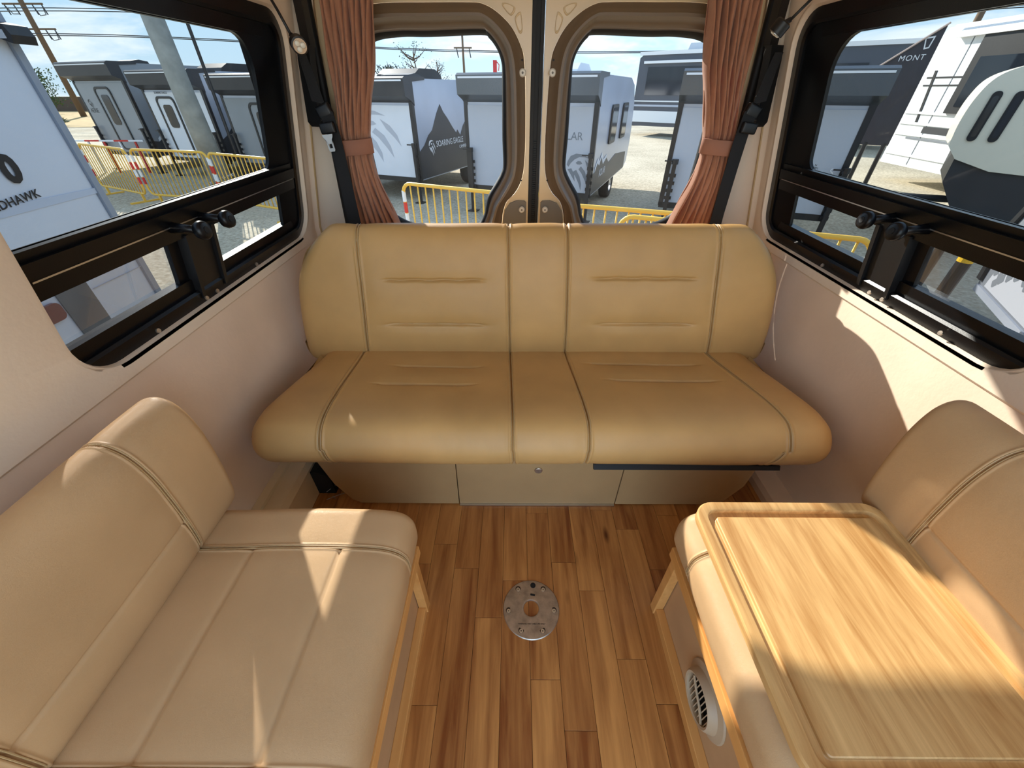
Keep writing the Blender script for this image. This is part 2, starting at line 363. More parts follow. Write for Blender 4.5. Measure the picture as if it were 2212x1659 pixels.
# ------------------------------------------------------------------ side windows
def side_window(s, name):
    w = thing(name, None, None); struct(w)
    OY0 = .53
    A = lambda off, y, z: (s*(wx(z)+off), y, z)
    # outer frame ring
    def ring(y0, y1, z0, z1, r, prof, mat_, nm, par, n=6):
        L = []
        for d, off in prof:
            rr = tuple(max(.004, q-d) for q in (r if isinstance(r, (tuple, list)) else (r,)*4))
            L.append([A(off, y, z) for y, z in rrect(y0+d, y1-d, z0+d, z1-d, rr, n)])
        L.append(L[0])
        o = MB().loops(L).build(nm, mat_, par); autosmooth(o, 40); return o
    ring(OY0-.02, OY1+.012, OZ0-.012, OZ1+.012, .105, [(0, .018), (.045, .012), (.052, .018), (.052, .026), (.085, .028), (.085, .06), (0, .06)], M_black, 'frame', w)
    # wide mullion bar between the upper and lower glass
    mb = MB()
    for z0, z1, a, b in ((1.052, 1.072, .02, .045), (1.020, 1.054, .010, .05), (.985, 1.022, .014, .05)):
        mb.box(0, 1, OY0+.02, OY1-.06, 0, 1)
        k = len(mb.v)-8
        for i, (zz, off) in enumerate([(z0, a), (z0, b), (z0, b), (z0, a), (z1, a), (z1, b), (z1, b), (z1, a)]):
            y = (OY0+.02) if i % 4 in (0, 1) else OY1-.06
            mb.v[k+i] = A(off, y, zz)
    mb.build('crossbar', M_black, w)
    MB().loops([[A(.008, y, 1.020), A(.0085, y, 1.023)] for y in (.66, OY1-.08)], closed=False).build('crossbar_highlight_strip', M_alu, w)
    # upper light
    up = rrect(.60, 1.585, 1.072, 1.432, (.10, .03, .03, .035), 8)
    g1 = MB().add([A(.042, y, z) for y, z in up], [tuple(range(len(up)))]).build('pane', M_glass, w)
    ring(OY0-.0, 1.70, 1.058, 1.475, .09, [(0, .022), (.0, .048), (.10, .05)], M_black, 'upper_backing', w) if False else None
    # frame fill between glass and outer ring (upper)
    def fill(outer, innr, off0, off1, nm):
        L = [[A(off0, y, z) for y, z in outer], [A(off1, y, z) for y, z in innr], [A(off1+.012, y, z) for y, z in innr]]
        o = MB().loops(L).build(nm, M_black, w); autosmooth(o, 40)
    fill(rrect(OY0+.0, OY1-.05, 1.06, OZ1-.03, (.07, .04, .02, .02), 8), up, .024, .036, 'upper_frame')
    # lower part: front pane frame, divider, rear pane frame
    fy0, fy1, fz0, fz1 = .60, 1.022, .832, .983
    fr = rrect(fy0, fy1, fz0, fz1, (.012, .012, .012, .05), 8)
    MB().add([A(.046, y, z) for y, z in fr], [tuple(range(len(fr)))]).build('pane', M_glass3, w)
    fill(rrect(OY0+.0, 1.075, .812, .987, .008, 8), fr, .03, .04, 'lower_front_frame')
    rr_ = rrect(1.192, 1.615, .826, .985, (.012, .012, .012, .03), 8)
    MB().add([A(.040, y, z) for y, z in rr_], [tuple(range(len(rr_)))]).build('pane', M_glass, w)
    fill(rrect(1.172, OY1-.05, .812, .99, .008, 8), rr_, .022, .034, 'lower_rear_frame')
    # sliding divider plate
    m2 = MB(); 
    for (ya, yb, o1) in ((1.06, 1.172, .018), (1.052, 1.064, .008), (1.160, 1.174, .008)):
        k = len(m2.v); m2.box(0, 1, 0, 1, 0, 1)
        for i in range(8):
            zz = .812 if i < 4 else .99; off = (o1 if i % 4 in (0, 3) else .05); y = ya if i % 4 in (0, 1) else yb
            m2.v[k+i] = A(off, y, zz)
    m2.build('divider_plate', M_black2, w)
    # bottom track and sill
    tr = MB()
    for off0, off1, z0, z1 in ((.020, .024, .812, .824),):
        k = len(tr.v); tr.box(0, 1, 0, 1, 0, 1)
        for i in range(8):
            zz = z0 if i < 4 else z1; off = off0 if i % 4 in (0, 3) else off1; y = .66 if i % 4 in (0, 1) else OY1-.13
            tr.v[k+i] = A(off, y, zz)
    tr.build('sill_track', M_alu, w)
    for y in (.86, 1.055, 1.105, 1.33):
        c = Vector(A(.004, y, .812)); MB().tube([c, c+Vector((-s*.004, 0, .001))], .006, 8).build('screw', M_steel, w)
    # two latch knobs on arms
    for y in (1.022, 1.128):
        k0 = Vector(A(.02, y-.0, 1.0)); k1 = Vector(A(-.058, y, 1.012))
        kn = MB().tube([k0+Vector((0, 0, .02)), k0.lerp(k1, .5)+Vector((0, 0, .012)), k1], .010, 8, rs=[.016, .010, .010]).build('latch_arm', M_black, w, True)
        d = Vector((-s, 0, .15)).normalized()
        MB().tube([k1-d*.012, k1-d*.006, k1+d*.004, k1+d*.014, k1+d*.016], .022, 16, rs=[.010, .020, .0235, .021, .015]).build('latch_knob', M_black, kn, True)
        MB().tube([k1+d*.0158, k1+d*.0175], .008, 10).build('knob_screw', M_rubber, kn)
    # tiny maker's marks in the corners of the panes
    for y, z, off in ((1.55, 1.085, .0405), (.99, .85, .0445), (1.59, .85, .0385)):
        text('glass_mark', 'A-I\nSAFETY', M_black2, .007, face_m(A(off, y, z), (0, -s*-1 if s < 0 else -1, 0) if False else (0, (1 if s < 0 else -1), 0), (s*-.2, 0, 1)), w, 'CENTER', 0.0002)
    return w
side_window(-1, 'window_1'); side_window(1, 'window_2')

# ------------------------------------------------------------------ rear doors
GL = [(.40, 1.452), (.211, 1.457), (.18, 1.448), (.151, 1.416), (.136, 1.379), (.134, 1.341), (.135, 1.24), (.136, 1.138), (.134, 1.044), (.143, 1.01), (.167, .971), (.203, .918), (.216, .876), (.226, .838), (.257, .791), (.31, .772), (.40, .768), (.52, .79), (.60, .815), (.655, .86), (.68, .95), (.69, 1.15), (.68, 1.32), (.655, 1.40), (.60, 1.44), (.50, 1.452)]
RG = [(.40, 1.540), (.247, 1.540), (.198, 1.536), (.150, 1.516), (.101, 1.479), (.068, 1.432), (.051, 1.382), (.044, 1.261), (.042, 1.115), (.047, 1.024), (.060, .974), (.084, .933), (.120, .897), (.138, .849), (.146, .796), (.18, .715), (.40, .690), (.60, .70), (.70, .745), (.755, .84), (.770, .98), (.775, 1.15), (.768, 1.34), (.745, 1.45), (.68, 1.52), (.55, 1.538)]
def corr(A, n=5):
    A3 = [(p[0], p[1], 0) for p in A]
    R = []
    m = len(A3)
    for i in range(m):
        p = [Vector(A3[(i+k) % m]) for k in (-1, 0, 1, 2)]
        for j in range(n):
            t = j/n; R.append(.5*((2*p[1])+(-p[0]+p[2])*t+(2*p[0]-5*p[1]+4*p[2]-p[3])*t*t+(-p[0]+3*p[1]-3*p[2]+p[3])*t**3))
    return R
gl, rg = corr(GL), corr(RG)
def rear_door(s, name):
    d = thing(name, None, None); struct(d)
    n = len(gl)
    mixp = lambda t: [rg[i].lerp(gl[i], t) for i in range(n)]
    # painted door skin with the window cut out
    X0, X1, Z0, Z1 = .024, .815, -.02, 1.785
    cx, cz = .42, 1.10
    outer = []
    for p in rg:
        dx, dz = p.x-cx, p.y-cz
        t = min(((X1 if dx > 0 else X0)-cx)/dx if abs(dx) > 1e-5 else 1e9, ((Z1 if dz > 0 else Z0)-cz)/dz if abs(dz) > 1e-5 else 1e9)
        outer.append((cx+dx*t, cz+dz*t))
    for a, b in ((X0, Z0), (X1, Z0), (X1, Z1), (X0, Z1)):
        k = min(range(n), key=lambda i: (outer[i][0]-a)**2+(outer[i][1]-b)**2); outer[k] = (a, b)
    o = MB().loops([[(s*x, 1.93, z) for x, z in outer], [(s*x, 1.885, z) for x, z in outer], [(s*p.x, 1.885, p.y) for p in mixp(-.02)], [(s*p.x, 1.90, p.y) for p in mixp(.02)]]).build('door_panel', M_doorpaint, d); autosmooth(o, 40)
    # moulded surround
    L = [[(s*p.x, y, p.y) for p in mixp(t)] for t, y in ((-.01, 1.886), (.0, 1.878), (.06, 1.872), (.16, 1.868), (.26, 1.850), (.36, 1.838), (.46, 1.838), (.54, 1.852), (.60, 1.868), (.66, 1.872), (.76, 1.874), (.80, 1.884), (.84, 1.888))]
    o = MB().loops(L).build('window_surround', M_ring, d); autosmooth(o, 50)
    o = MB().loops([[(s*p.x, y, p.y) for p in mixp(t)] for t, y in ((.83, 1.884), (.92, 1.89), (1.0, 1.902), (1.0, 1.915))]).build('rubber_seal', M_rubber, d); autosmooth(o, 50)
    MB().add([(s*p.x, 1.91, p.y) for p in gl], [tuple(range(n))]).build('pane', M_glass2, d)
    # round clips
    for x, z in ((.056, 1.348), (.052, .868)):
        k = MB().tube([(s*x, 1.866, z), (s*x, 1.862, z), (s*x, 1.858, z)], .012, 16, rs=[.0135, .0135, .010]).build('clip', M_screw, d, False)
        MB().tube([(s*x, 1.8582, z), (s*x, 1.857, z)], .004, 8).build('clip_centre', M_cap, k)
    for x, z in ((.058, 1.385), (.056, .985)):
        MB().tube([(s*x, 1.874, z), (s*x, 1.870, z)], .0035, 8).build('screw', M_rubber, d)
    # lower cover plate
    pl = [(.032, .60), (.032, .895), (.040, .902), (.075, .903), (.105, .892), (.128, .862), (.136, .82), (.14, .60)]
    MB().prism([(s*x, z) for x, z in pl], 1, 1.874, 1.884).build('cover_plate', M_cap, d)
    # pressed triangular stiffeners in the upper corner
    for tri in ([(.063, 1.503), (.068, 1.512), (.083, 1.497), (.070, 1.466), (.060, 1.470)], [(.088, 1.526), (.108, 1.536), (.126, 1.537), (.124, 1.528), (.101, 1.510)]):
        c = Vector((sum(p[0] for p in tri)/5, sum(p[1] for p in tri)/5))
        sm = catmull([(p[0], p[1], 0) for p in tri], 6)
        L = []
        for k, y in ((1.22, 1.8855), (1.12, 1.8795), (1.0, 1.8795), (.85, 1.8855), (.5, 1.8855)):
            L.append([(s*(c.x+(q.x-c.x)*k), y, c.y+(q.y-c.y)*k) for q in sm])
        oo = MB().loops(L, cap1=True).build('pressed_stiffener', M_doorpaint, d, True)
    return d
rear_door(-1, 'door_1'); rear_door(1, 'door_2')
seam = MB(); seam.box(-.024, .022, 1.895, 1.935, -.02, 1.8)
for k in range(60): seam.box(-.006, .006, 1.889, 1.896, .62+k*.0085, .625+k*.0085)
seam.box(-.022, -.010, 1.884, 1.90, -.02, 1.8); seam.box(.008, .020, 1.884, 1.90, -.02, 1.8)
struct(seam.build('trim_3', M_rubber))
struct(box('wall_back', -.86, .86, 1.90, 1.98, 1.74, 1.85, M_doorpaint))
# rubber weather strips around the door opening
for s, nm in ((-1, 'trim_4'), (1, 'trim_5')):
    o = MB().tube([(s*(.812+.05*(1.4-z)), 1.862, z) for z in (-.0, .5, .8, 1.0, 1.2, 1.4, 1.6, 1.79)], .017, 10).build(nm, M_rubber, None, True); struct(o)
    MB().tube([(s*(.838+.05*(1.4-z)), 1.858, z) for z in (1.28, 1.5, 1.79)], .012, 8).build('cable_bead', M_rubber, o, True)

# ------------------------------------------------------------------ cushions
def cushion(name, prof, axis, s0, s1, rend, m, parent, ns=160, nv=90, disp=None, width=None, bulge=0.0, power=2.4, dense=()):
    """closed 2D profile (a,b) swept along s; ends rounded; disp(s,a,b,na,nb)->inward push"""
    P = resample(catmull([(p[0], p[1], 0) for p in prof], 8), nv, True)
    ca = sum(p.x for p in P)/nv; cb = sum(p.y for p in P)/nv
    nrm = []
    for i in range(nv):
        t = P[(i+1) % nv]-P[i-1]; n_ = Vector((t.y, -t.x)).normalized()
        if n_.dot(Vector((P[i].x-ca, P[i].y-cb))) < 0: n_ = -n_
        nrm.append(n_)
    mid = (s0+s1)/2; half = (s1-s0)/2
    us = []
    for i in range(ns+1):
        u = -1+2*i/ns
        us.append(math.copysign(1-(1-abs(u))**1.25, u) if abs(u) > .0 else 0)
    for c0, hw in dense:
        k = int(hw*2/.0013)
        us += [((c0-hw+i*.0013)-mid)/half for i in range(k+1)]
    us = sorted(u for u in us if -1 <= u <= 1); ns = len(us)-1
    V = []
    for u in us:
        s = u*half; e = max(0, (abs(s)-(half-rend))/rend) if rend else 0
        k = max(0.0, 1-e**power)**(1/power) if e < 1 else 0.0
        inset = rend*(1-k)   # how far the profile shrinks at the ends
        for i in range(nv):
            p = P[i]; nn = nrm[i]
            a = p.x-nn.x*inset; b = p.y-nn.y*inset
            ss = s*(width(p.x, p.y) if width else 1)+mid
            dd = disp(ss, p.x, p.y, nn.x, nn.y) if disp else 0
            dd -= bulge*(1-min(1, abs(u))**4)
            a -= nn.x*dd; b -= nn.y*dd
            V.append((a, b, ss))
    mp = {'x': lambda q: (q[2], q[0], q[1]), 'y': lambda q: (q[0], q[2], q[1])}[axis]
    V = [mp(q) for q in V]; F = []
    for i in range(ns):
        for j in range(nv): F.append((i*nv+j, i*nv+(j+1) % nv, (i+1)*nv+(j+1) % nv, (i+1)*nv+j))
    F.append(tuple(range(nv))); F.append(tuple(ns*nv+j for j in range(nv)))
    o = mesh(name, V, F, m, parent, True)
    return o, P, nrm
def gs(x, w): return math.exp(-(x/w)**2)

sofa = thing('rear_sofa', 'wide tan vinyl sofa bench across the back below the rear door windows', 'sofa', (0, 1.1, 0))
def rel(parent): return Matrix.Translation(-Vector(parent.location))
def put(o): o.matrix_parent_inverse = rel(o.parent); return o
SX = [(-.68, -.636), (-.10, -.106), (.122, .10), (.704, .632)]   # seam x at bottom / top of the backrest
TB = [(-.545, -.205, .748), (-.565, -.205, .578), (.21, .56, .755), (.245, .585, .582)]
def back_disp(s, a, b, na, nb):
    d = 0; t = (b-.42)/.49
    front = max(0, -na*.9+nb*.4)
    for x0, x1 in SX:
        xs = x0+(x1-x0)*t - (math.copysign(.012, x0)*math.sin(PI*min(1, max(0, t))) if abs(x0) > .4 else 0)
        q = s-xs
        d += .009*gs(q, .003)-.0028*gs(abs(q)-.009, .004)+.004*gs(q, .03)
    if na < -.3:
        for xa, xb, z in TB:
            m_ = 1/(1+math.exp(-(s-xa)/.008))*1/(1+math.exp((s-xb)/.008))
            m2 = 1/(1+math.exp(-(s-xa+.02)/.03))*1/(1+math.exp((s-xb-.02)/.03))
            zz = b-z+.001*math.sin(s*60)
            d += .017*gs(zz, .0040)*m_+.007*gs(zz, .028)*m2
    d += .0012*math.sin(s*9+1)*math.sin(b*13)+.0008*math.sin(s*23+b*17)
    return d
prof_back = [(1.335, .445), (1.322, .56), (1.335, .70), (1.362, .82), (1.392, .893), (1.43, .918), (1.475, .90), (1.50, .84), (1.49, .66), (1.475, .50), (1.45, .41), (1.40, .395), (1.35, .40)]
def back_w(a, b): 
    t = min(1, max(0, (b-.42)/.5)); return 1.0-.085*t-.10*max(0, (t-.55)/.45)**2
o, PB, NBk = cushion('backrest', prof_back, 'x', -.945, .945, .075, M_leather_sofa, sofa, 200, 300, back_disp, back_w, .004, 2.4, [(-.69, .05), (-.105, .02), (.115, .025), (.70, .05)]); put(o); backrest = o
# piping cords following the four seams
def seam_cord(P, Nn, fx, sel, r=.0022, push=.0005):
    pts = []
    for p, n_ in zip(P, Nn):
        if sel(p, n_): pts.append((p, n_))
    return pts
for x0, x1 in SX:
    pts = []
    for i in range(len(PB)):
        p, n_ = PB[i], NBk[i]
        if (n_.x < .2 and p.y > .41 and n_.y > -.5):
            t = (p.y-.42)/.49; xs = x0+(x1-x0)*t-(math.copysign(.012, x0)*math.sin(PI*min(1, max(0, t))) if abs(x0) > .4 else 0)
            pts.append((p.y+ (p.x if n_.y > .6 else 0)*.0, (xs, p.x+n_.x*.0005, p.y+n_.y*.0005), i))
    q = [t[1] for t in sorted(pts, key=lambda t: (t[1][2] if t[1][1] < 1.43 else 2-t[1][2]))]
    for off in (-.0042, .0042):
        MB().tube([(a+off, b, c) for a, b, c in q], .0014, 5).build('stitch_cord', M_piping, backrest)

SSX = [(-.69, -.675, -.655), (-.10, -.088, -.082), (.12, .145, .138), (.69, .752, .70)]  # seam x: back, front edge, under
TS = [(-.52, -.225, 1.212), (-.56, -.235, 1.078), (.21, .60, 1.235), (.27, .62, 1.108)]
def sx_at(tr, a, b):
    if b < .42 and a < 1.0: return tr[1]+(tr[2]-tr[1])*min(1, (.46-b)/.12)
    t = (1.33-a)/.45; t = min(1, max(0, t)); return tr[0]+(tr[1]-tr[0])*t+ (0)
def seat_disp(s, a, b, na, nb):
    d = 0
    for tr in SSX:
        q = s-sx_at(tr, a, b)
        d += .009*gs(q, .003)-.0028*gs(abs(q)-.009, .004)+.003*gs(q, .03)
    if nb > .3:
        for xa, xb, y in TS:
            m_ = 1/(1+math.exp(-(s-xa)/.01))*1/(1+math.exp((s-xb)/.01))
            yy = a-y-.002*math.sin(s*9)
            d += .014*gs(yy, .0040)*m_+.005*gs(yy, .035)*m_
    # wrinkles where people sit at the front edge
    wr = gs(a-.87, .05)*(gs(s+.15, .28))
    d += .0012*wr*math.sin(s*190+math.sin(s*37)*2)+.0016*math.sin(s*7.0)*math.sin(a*9)
    return d
prof_seat = [(1.40, .44), (1.25, .458), (1.08, .480), (.95, .492), (.875, .484), (.835, .452), (.815, .41), (.822, .368), (.85, .343), (.92, .336), (1.10, .338), (1.30, .345), (1.40, .37)]
o, PS, NS_ = cushion('seat_cushion', prof_seat, 'x', -.94, .94, .085, M_leather_sofa, sofa, 200, 300, seat_disp, lambda a, b: .93+.045*min(1, max(0, (1.35-a)/.4)), .003, 2.2, [(-.71, .05), (-.095, .025), (.14, .03), (.76, .055)]); put(o); seatc = o
for tr in SSX:
    pts = [(PS[i].x, PS[i].y, NS_[i]) for i in range(len(PS)) if NS_[i].y > -.35 and PS[i].x < 1.34 and PS[i].y > .342]
    pts.sort(key=lambda t: (t[0] if t[1] > .41 else .82-(.41-t[1])))
    q = [(sx_at(tr, a, b), a+n_.x*.0003, b+n_.y*.0003) for a, b, n_ in pts]
    for off in (-.0042, .0042):
        c = MB().tube([(a+off, b, c) for a, b, c in q], .0014, 5).build('stitch_cord', M_piping, seatc)
# base: two fixed side panels, central hinged flap
M_basep = mat('shaded_base_vinyl', srgb(176, 142, 98), .5, noise=.05, nscale=8, bump=.2, bscale=300)  # tan vinyl, colour darkened to carry the shadow under the seat
def basepanel(name, poly):
    b = MB().prism([(x, z) for x, z in poly], 1, .93, .945).build(name, M_basep, sofa); return put(b)
basepanel('base_side_panel', [(-.80, .335), (-.79, .27), (-.755, .12), (-.71, .03), (-.68, .008), (-.298, .006), (-.291, .335)])
basepanel('base_side_panel', [(.80, .335), (.79, .27), (.775, .12), (.73, .03), (.69, .008), (.312, .006), (.316, .335)])
fl = basepanel('base_flap', [(-.288, .335), (-.294, .008), (.308, .008), (.312, .335)])
c = MB().tube([(.005, .931, .205), (.005, .926, .205), (.005, .9245, .205)], .012, 20, rs=[.014, .014, .011]).build('finger_pull', M_steel, fl)
c = box('edge_trim', -.294, .308, .922, .932, .002, .007, M_alu, fl)
put(box('base_frame', -.66, .66, .95, 1.38, .006, .335, M_dark, sofa))
put(MB().tube([(.71, 1.05, .28), (.76, 1.02, .10), (.79, 1.05, .005)], .02, 8).build('support_leg', M_black2, sofa))
put(MB().tube([(-.71, 1.12, .28), (-.74, 1.10, .10), (-.78, 1.12, .005)], .02, 8).build('support_leg', M_black2, sofa))
o = MB().loops([[(x, y, z) for y, z in ((.845+.004*math.sin(x*5), .331), (.836, .318), (.846, .312), (.862, .330))] for x in [.175+i*.03 for i in range(21)]], True, True).build('loose_edge_strip', M_rubber, sofa); put(o)

# ------------------------------------------------------------------ the two facing benches
def bench(s, name, label):
    B = thing(name, label, 'bench', (s*.6, .29, 0))
    def P(o): o.matrix_parent_inverse = rel(B); return o
    YS = (.112, .474)
    def d_seat(y, a, b, na, nb):
        d = 0
        for ys in YS: d += .0045*gs(y-ys, .0022)-.0016*gs(abs(y-ys)-.006, .0025)+.002*gs(y-ys, .02)
        if nb > .2 and YS[0] < y < YS[1]:
            for xs in (.675, .475): d += .006*gs(abs(a)-xs, .003)+.0022*gs(abs(a)-xs, .018)
        return d+.0008*math.sin(y*21+a*11)
    pr = [(.86, .455), (.70, .472), (.55, .478), (.42, .474), (.365, .462), (.338, .435), (.332, .40), (.338, .355), (.37, .335), (.55, .333), (.75, .335), (.86, .36)]
    c, Pp, Nn = cushion('seat_cushion', [(s*a, b) for a, b in pr], 'y', -.005, .587, .03, M_leather, B, 90, 240, lambda y, a, b, na, nb: d_seat(y, a, b, na, nb), None, .002, 2.3, [(.112, .02), (.474, .02)]); P(c); seat = c
    for ys in YS:
        pts = [(p.x, p.y, n_) for p, n_ in zip(Pp, Nn) if n_.y > -.2 and abs(p.x) < .80]
        pts.sort(key=lambda t: -abs(t[0]) if t[1] > .43 else .2-t[1])
        for off in (-.0026, .0026):
            k = MB().tube([(a+n_.x*.0004, ys+off, b+n_.y*.0004) for a, b, n_ in pts], .0011, 5).build('stitch_cord', M_piping, seat)
    def d_back(y, a, b, na, nb):
        d = 0
        for ys in YS: d += .0045*gs(y-ys, .0022)-.0016*gs(abs(y-ys)-.006, .0025)+.002*gs(y-ys, .02)
        if -na*s > .3 and YS[0] < y < YS[1]: d += .006*gs(b-.572, .003)+.0025*gs(b-.572, .02)
        return d+.0008*math.sin(y*17+b*11)
    pb = [(.790, .478), (.776, .55), (.768, .65), (.768, .72), (.782, .775), (.812, .800), (.850, .792), (.895, .745), (.925, .66), (.935, .55), (.93, .46), (.88, .45), (.82, .455)]
    c, Pp, Nn = cushion('backrest', [(s*a, b) for a, b in pb], 'y', -.005, .622, .022, M_leather, B, 90, 240, d_back, None, .002, 2.3, [(.112, .02), (.474, .02)]); P(c); bk = c
    for ys in YS:
        pts = [(p.x, p.y, n_) for p, n_ in zip(Pp, Nn) if (-n_.x*s > -.3 and n_.y > -.3 and p.y > .47)]
        pts.sort(key=lambda t: t[1] if abs(t[0]) < .838 else 2-t[1])
        for off in (-.0026, .0026):
            k = MB().tube([(a+n_.x*.0004, ys+off, b+n_.y*.0004) for a, b, n_ in pts], .0011, 5).build('stitch_cord', M_piping, bk)
    # maple frame and recessed face panel
    P(box('top_rail', s*.335, s*.350, 0, .560, .300, .336, M_maple, B, .002))
    P(box('inner_rail', s*.350, s*.374, 0, .552, .292, .327, M_maple, B, .002))
    P(box('corner_post', s*.348, s*.374, .533, .560, .002, .300, M_maple, B, .002))
    P(box('corner_post', s*.348, s*.374, .0, .03, .002, .300, M_maple, B, .002))
    P(box('toe_rail', s*.352, s*.376, .03, .533, .002, .034, M_maple, B, .002))
    fp = P(box('face_panel', s*.376, s*.392, .0, .545, .004, .333, mat('maple_veneer', srgb(190, 150, 108), .5, noise=.08, nscale=9), B))
    P(box('end_panel', s*.392, s*.80, .535, .548, .004, .335, mat('maple_veneer', srgb(190, 150, 108), .5), B))
    P(box('wall_cleat', s*.80, s*.975, .05, .545, .30, .44, M_dark, B))
    return B, fp
benchL, fpL = bench(-1, 'bench_seat', 'tan vinyl bench on the left with bare seat, nothing lying on it')
benchR, fpR = bench(1, 'bench_seat', 'tan vinyl bench on the right with the wooden tabletop laid on its seat')
# round air vent in the face of the right bench
def yz_disc(mb, x0, x1, y, z, r, n=32): mb.tube([(x0, y, z), (x1, y, z)], r, n); return mb
vent = thing('air_vent', 'round beige louvred heater vent in the side of the right bench', 'vent', (.372, .305, .125))
def PV(o): o.matrix_parent_inverse = rel(vent); return o
Lr = []
for r_, x_ in ((.082, .3755), (.080, .371), (.066, .366), (.060, .352), (.056, .348), (.051, .350), (.050, .372)):
    Lr.append([(x_, .285+r_*math.cos(2*PI*i/40), .150+r_*math.sin(2*PI*i/40)) for i in range(40)])
o = MB().loops(Lr).build('housing', mat('beige_vent_plastic', srgb(182, 158, 128), .45), vent, True); PV(o); autosmooth(o, 40)
PV(MB().tube([(.374, .285, .150), (.3755, .285, .150)], .0505, 32).build('duct', M_dark, vent))
for k in range(-4, 5):
    yy = k*.0105; hh = math.sqrt(max(0, .050**2-yy**2))
    PV(MB().box(-.006, .006, -.001, .001, -hh, hh, 0, Matrix.Translation((.360, .285+yy, .150)) @ Matrix.Rotation(.5, 4, 'Z')).build('slat', MATS['beige_vent_plastic'], vent))
PV(MB().tube([(.3535, .245, .12), (.352, .27, .147), (.352, .30, .160), (.3535, .325, .172)], .003, 6).build('crossbar', MATS['beige_vent_plastic'], vent))
# loose tabletop resting on the right seat
tt = thing('tabletop', 'pale wooden tabletop with a routed groove lying on the right bench', 'tabletop', (.56, .33, .478))
def PT(o): o.matrix_parent_inverse = rel(tt); return o
TX0, TX1, TY0, TY1 = .343, .790, .085, .578
def tl(d, z, r=.05): return [(x, y, z) for x, y in rrect(TX0+d, TX1-d, TY0+d, TY1-d, max(.004, r-d), 8)]
zt = .509
o = MB().loops([tl(.004, zt-.024), tl(0, zt-.020), tl(0, zt-.004), tl(.003, zt), tl(.022, zt), tl(.024, zt-.001), tl(.026, zt-.011), tl(.040, zt-.011), tl(.042, zt-.009), tl(.042, zt-.02)], True).build('rim', M_board, tt); PT(o); autosmooth(o, 30)
o = MB().loops([tl(.0421, zt-.012), tl(.0421, zt-.003), tl(.044, zt-.0012)], False, True).build('inner_board', M_board, tt); PT(o); autosmooth(o, 30)

# ------------------------------------------------------------------ table-leg socket plate in the floor
pl = thing('floor_socket_plate', 'round steel table socket plate screwed to the wood floor', 'floor plate', (-.028, .546, 0))
cx_, cy_ = -.028, .546
def PP(o): o.matrix_parent_inverse = rel(pl); return o
def circ(r, z, n=56): return [(cx_+r*math.cos(2*PI*i/n), cy_+r*math.sin(2*PI*i/n), z) for i in range(n)]
o = MB().loops([circ(.088, .0), circ(.088, .0015), circ(.086, .0035), circ(.07, .0045), circ(.030, .0055), circ(.027, .0055), circ(.0245, .0045), circ(.0238, .0015), circ(.0238, 0)]).build('plate', M_steel, pl, True); PP(o); autosmooth(o, 40)
for a in (55, 125, -5, 186, 243, 297):
    x, y = cx_+.071*math.cos(math.radians(a)), cy_+.071*math.sin(math.radians(a))
    z = .004
    r = PP(MB().tube([(x, y+.001, z), (x, y+.001, z+.0006)], .0085, 16).build('screw_recess', mat('dark_steel', srgb(70, 62, 56), .5, .8), pl))
    h = PP(MB().tube([(x, y-.0015, z), (x, y-.0015, z+.0025)], .0058, 16).build('screw', mat('bright_screw', srgb(220, 214, 200), .3, .9), pl))
    k = MB().tube([(x, y-.0015, z+.0026), (x, y-.0015, z+.0029)], .0018, 8).build('screw_socket', M_rubber, h)
PP(MB().tube([(cx_+.008, cy_+.070, .004), (cx_+.008, cy_+.070, .0054)], .0088, 18).build('plug_hole', M_rubber, pl))
PP(MB().box(-.0075, .0075, -.003, .003, 0, .0006, .0, Matrix.Translation((cx_+.006, cy_+.040, .0055)) @ Matrix.Rotation(-.2, 4, 'Z')).build('slot', M_rubber, pl))
PP(text('lettering', 'WARNING FOR TABLE USE ONLY', M_rubber, .0042, Matrix.Translation((cx_-.0, cy_-.047, .0057)), pl, 'CENTER', .0002, .95))
# a spilled crumb and the coil: wheel-arch ledge at the left wall
ledge = MB()
ledge.prism([(-.985, .0), (-.985, .150), (-.955, .150), (-.952, .138), (-.925, .138), (-.922, .152), (-.885, .152), (-.872, .13), (-.868, .0)], 1, .56, 1.42)
lg = struct(ledge.build('trim_6', mat('beige_ledge_metal', srgb(236, 214, 176), .45, noise=.04, nscale=12))); 
struct(MB().prism([(.985, .0), (.985, .05), (.905, .05), (.895, .03), (.895, .0)], 1, .56, 1.42).build('trim_7', M_walllow))
struct(MB().prism([(-.868, 0), (-.868, .125), (-.845, .125), (-.80, .10), (-.80, 0)], 1, .98, 1.42).build('gap_shade', M_dark))  # near-black block, stands in for the shade in the gap beside the sofa base
wire = thing('wire_bundle', 'thin loose grey wires on the floor in the dark gap left of the sofa base', 'wires', (-.80, .98, 0))
for q in ([(-.83, .97, .02), (-.80, .99, .035), (-.76, 1.0, .03)], [(-.82, .94, .012), (-.78, .955, .02), (-.75, .97, .018)], [(-.80, .955, .01), (-.795, .945, .025), (-.79, .95, .004)]):
    o = MB().tube(q, .0012, 5).build('wire', mat('grey_wire', srgb(150, 150, 150), .4), wire); o.matrix_parent_inverse = rel(wire)

